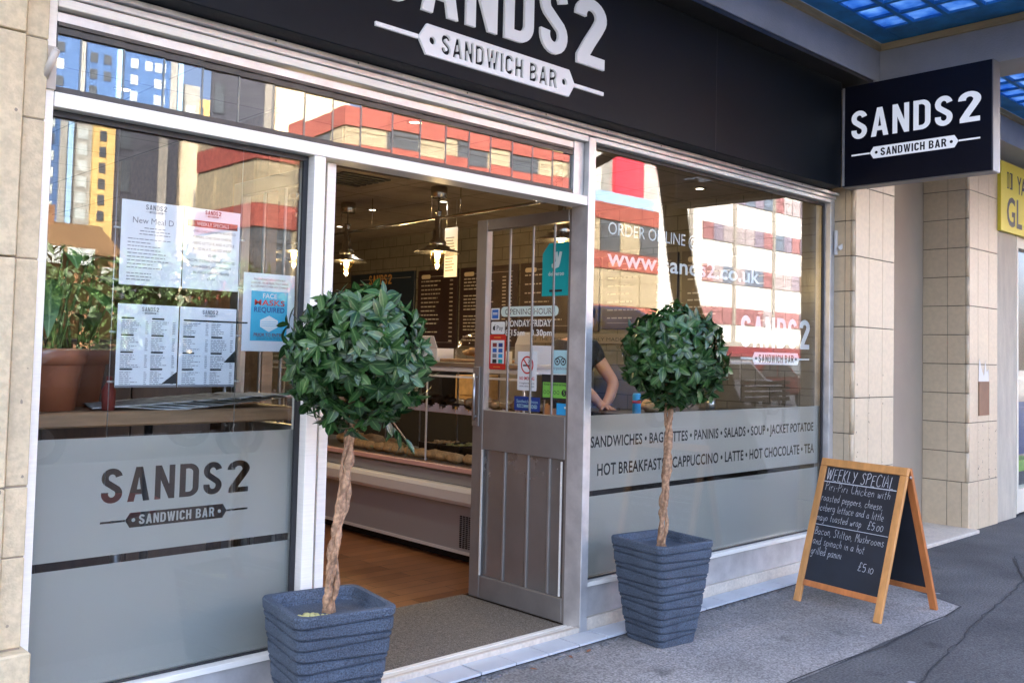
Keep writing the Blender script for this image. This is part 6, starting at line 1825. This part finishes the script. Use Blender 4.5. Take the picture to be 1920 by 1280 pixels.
car('red parked car behind the white one, reflected under the window logo', 'parked_car', 24.8, -12.5, cprof, cgl, 1.7, mat('car_red', (.25, .02, .02), .25), 'cars parked across the road')
bn_ = thing('park_bench', 'dark slatted bench standing at the kerb, reflected in the right window', 'bench', (17, -7, 0))
b = MB()
for k in range(4): b.box(16.1, 17.9, -7.05, -7.02, .55+.11*k, .63+.11*k)
b.build('backrest', M['gasket'], bn_)
b = MB()
for k in range(4): b.box(16.1, 17.9, -7.0+.11*k, -6.91+.11*k, .43, .46)
b.build('seat', M['gasket'], bn_)
for x in (16.2, 17.75):
    b = MB(); b.box(x, x+.06, -7.12, -7.06, 0, .98); b.box(x, x+.06, -6.62, -6.56, 0, .62); b.box(x, x+.06, -7.055, -6.625, .38, .425); b.build('leg', M['gasket'], bn_)
t = thing('person', 'person in a long dark coat standing by the leaning street tree', 'person', (10.9, -4.1, 0))
q = Vector((10.9, -4.1, 0))
def off_(L): return [tuple(Vector(p)+q) for p in L]
skinned('body', off_([(0,0,.92),(0,0,1.15),(0,0,1.38),(0,.01,1.50),(0,.02,1.58),(0,.03,1.66),(.19,0,1.40),(.25,.03,1.15),(.22,.12,.92),(-.19,0,1.40),(-.25,.03,1.15),(-.22,.12,.92),(.10,0,.85),(.11,0,.48),(.11,0,.08),(.12,.12,.05),(-.10,0,.85),(-.11,0,.48),(-.11,0,.08),(-.12,.12,.05),(0,.115,1.60)]),
        [(0,1),(1,2),(2,3),(3,4),(4,5),(2,6),(6,7),(7,8),(2,9),(9,10),(10,11),(0,12),(12,13),(13,14),(14,15),(0,16),(16,17),(17,18),(18,19),(4,20)],
        [(.15,.10),(.14,.10),(.15,.10),.055,.08,.07,.06,.045,.035,.06,.045,.035,.085,.06,.045,.04,.085,.06,.045,.04,.013], M['skin'], t, 2)
skinned('coat', off_([(0,0,.30),(0,0,.62),(0,0,.92),(0,0,1.18),(0,0,1.38),(0,0,1.46),(.20,0,1.39),(.26,.03,1.15),(.23,.11,.96),(-.20,0,1.39),(-.26,.03,1.15),(-.23,.11,.96)]),
        [(0,1),(1,2),(2,3),(3,4),(4,5),(4,6),(6,7),(7,8),(4,9),(9,10),(10,11)], [(.27,.24),(.23,.19),(.19,.145),(.17,.13),(.17,.12),.08,.085,.07,.06,.085,.07,.06], M['trouser'], t, 2)
b = MB(); b.blob((10.9, -4.09, 1.68), (.085, .095, .085), 14, .1, 2); b.build('hair', M['hair'], t)
t = thing('railing', 'white railing on a low sunlit wall across the road', 'railing', (5.1, -12, 0))
b = MB(); b.box(4.74, 5.75, -12.3, -12.0, .86, 1.0); b.box(4.74, 5.2, -12.3, -11.9, .80, .859); b.build('coping', M['creamr'], t)
b = MB(); b.box(4.7, 5.8, -12.35, -12.05, -.11, .799); b.build('wall', M['brick'], t)
b = MB()
for k in range(8): b.box(4.80+.075*k, 4.815+.075*k, -12.16, -12.14, 1.001, 1.26)
for x in (4.78, 5.30, 5.70): b.box(x, x+.03, -12.17, -12.13, 1.001, 1.28)
b.box(4.78, 5.73, -12.17, -12.13, 1.281, 1.30); b.box(5.33, 5.70, -12.16, -12.14, 1.13, 1.15); b.build('rails', M['whiterender'], t)
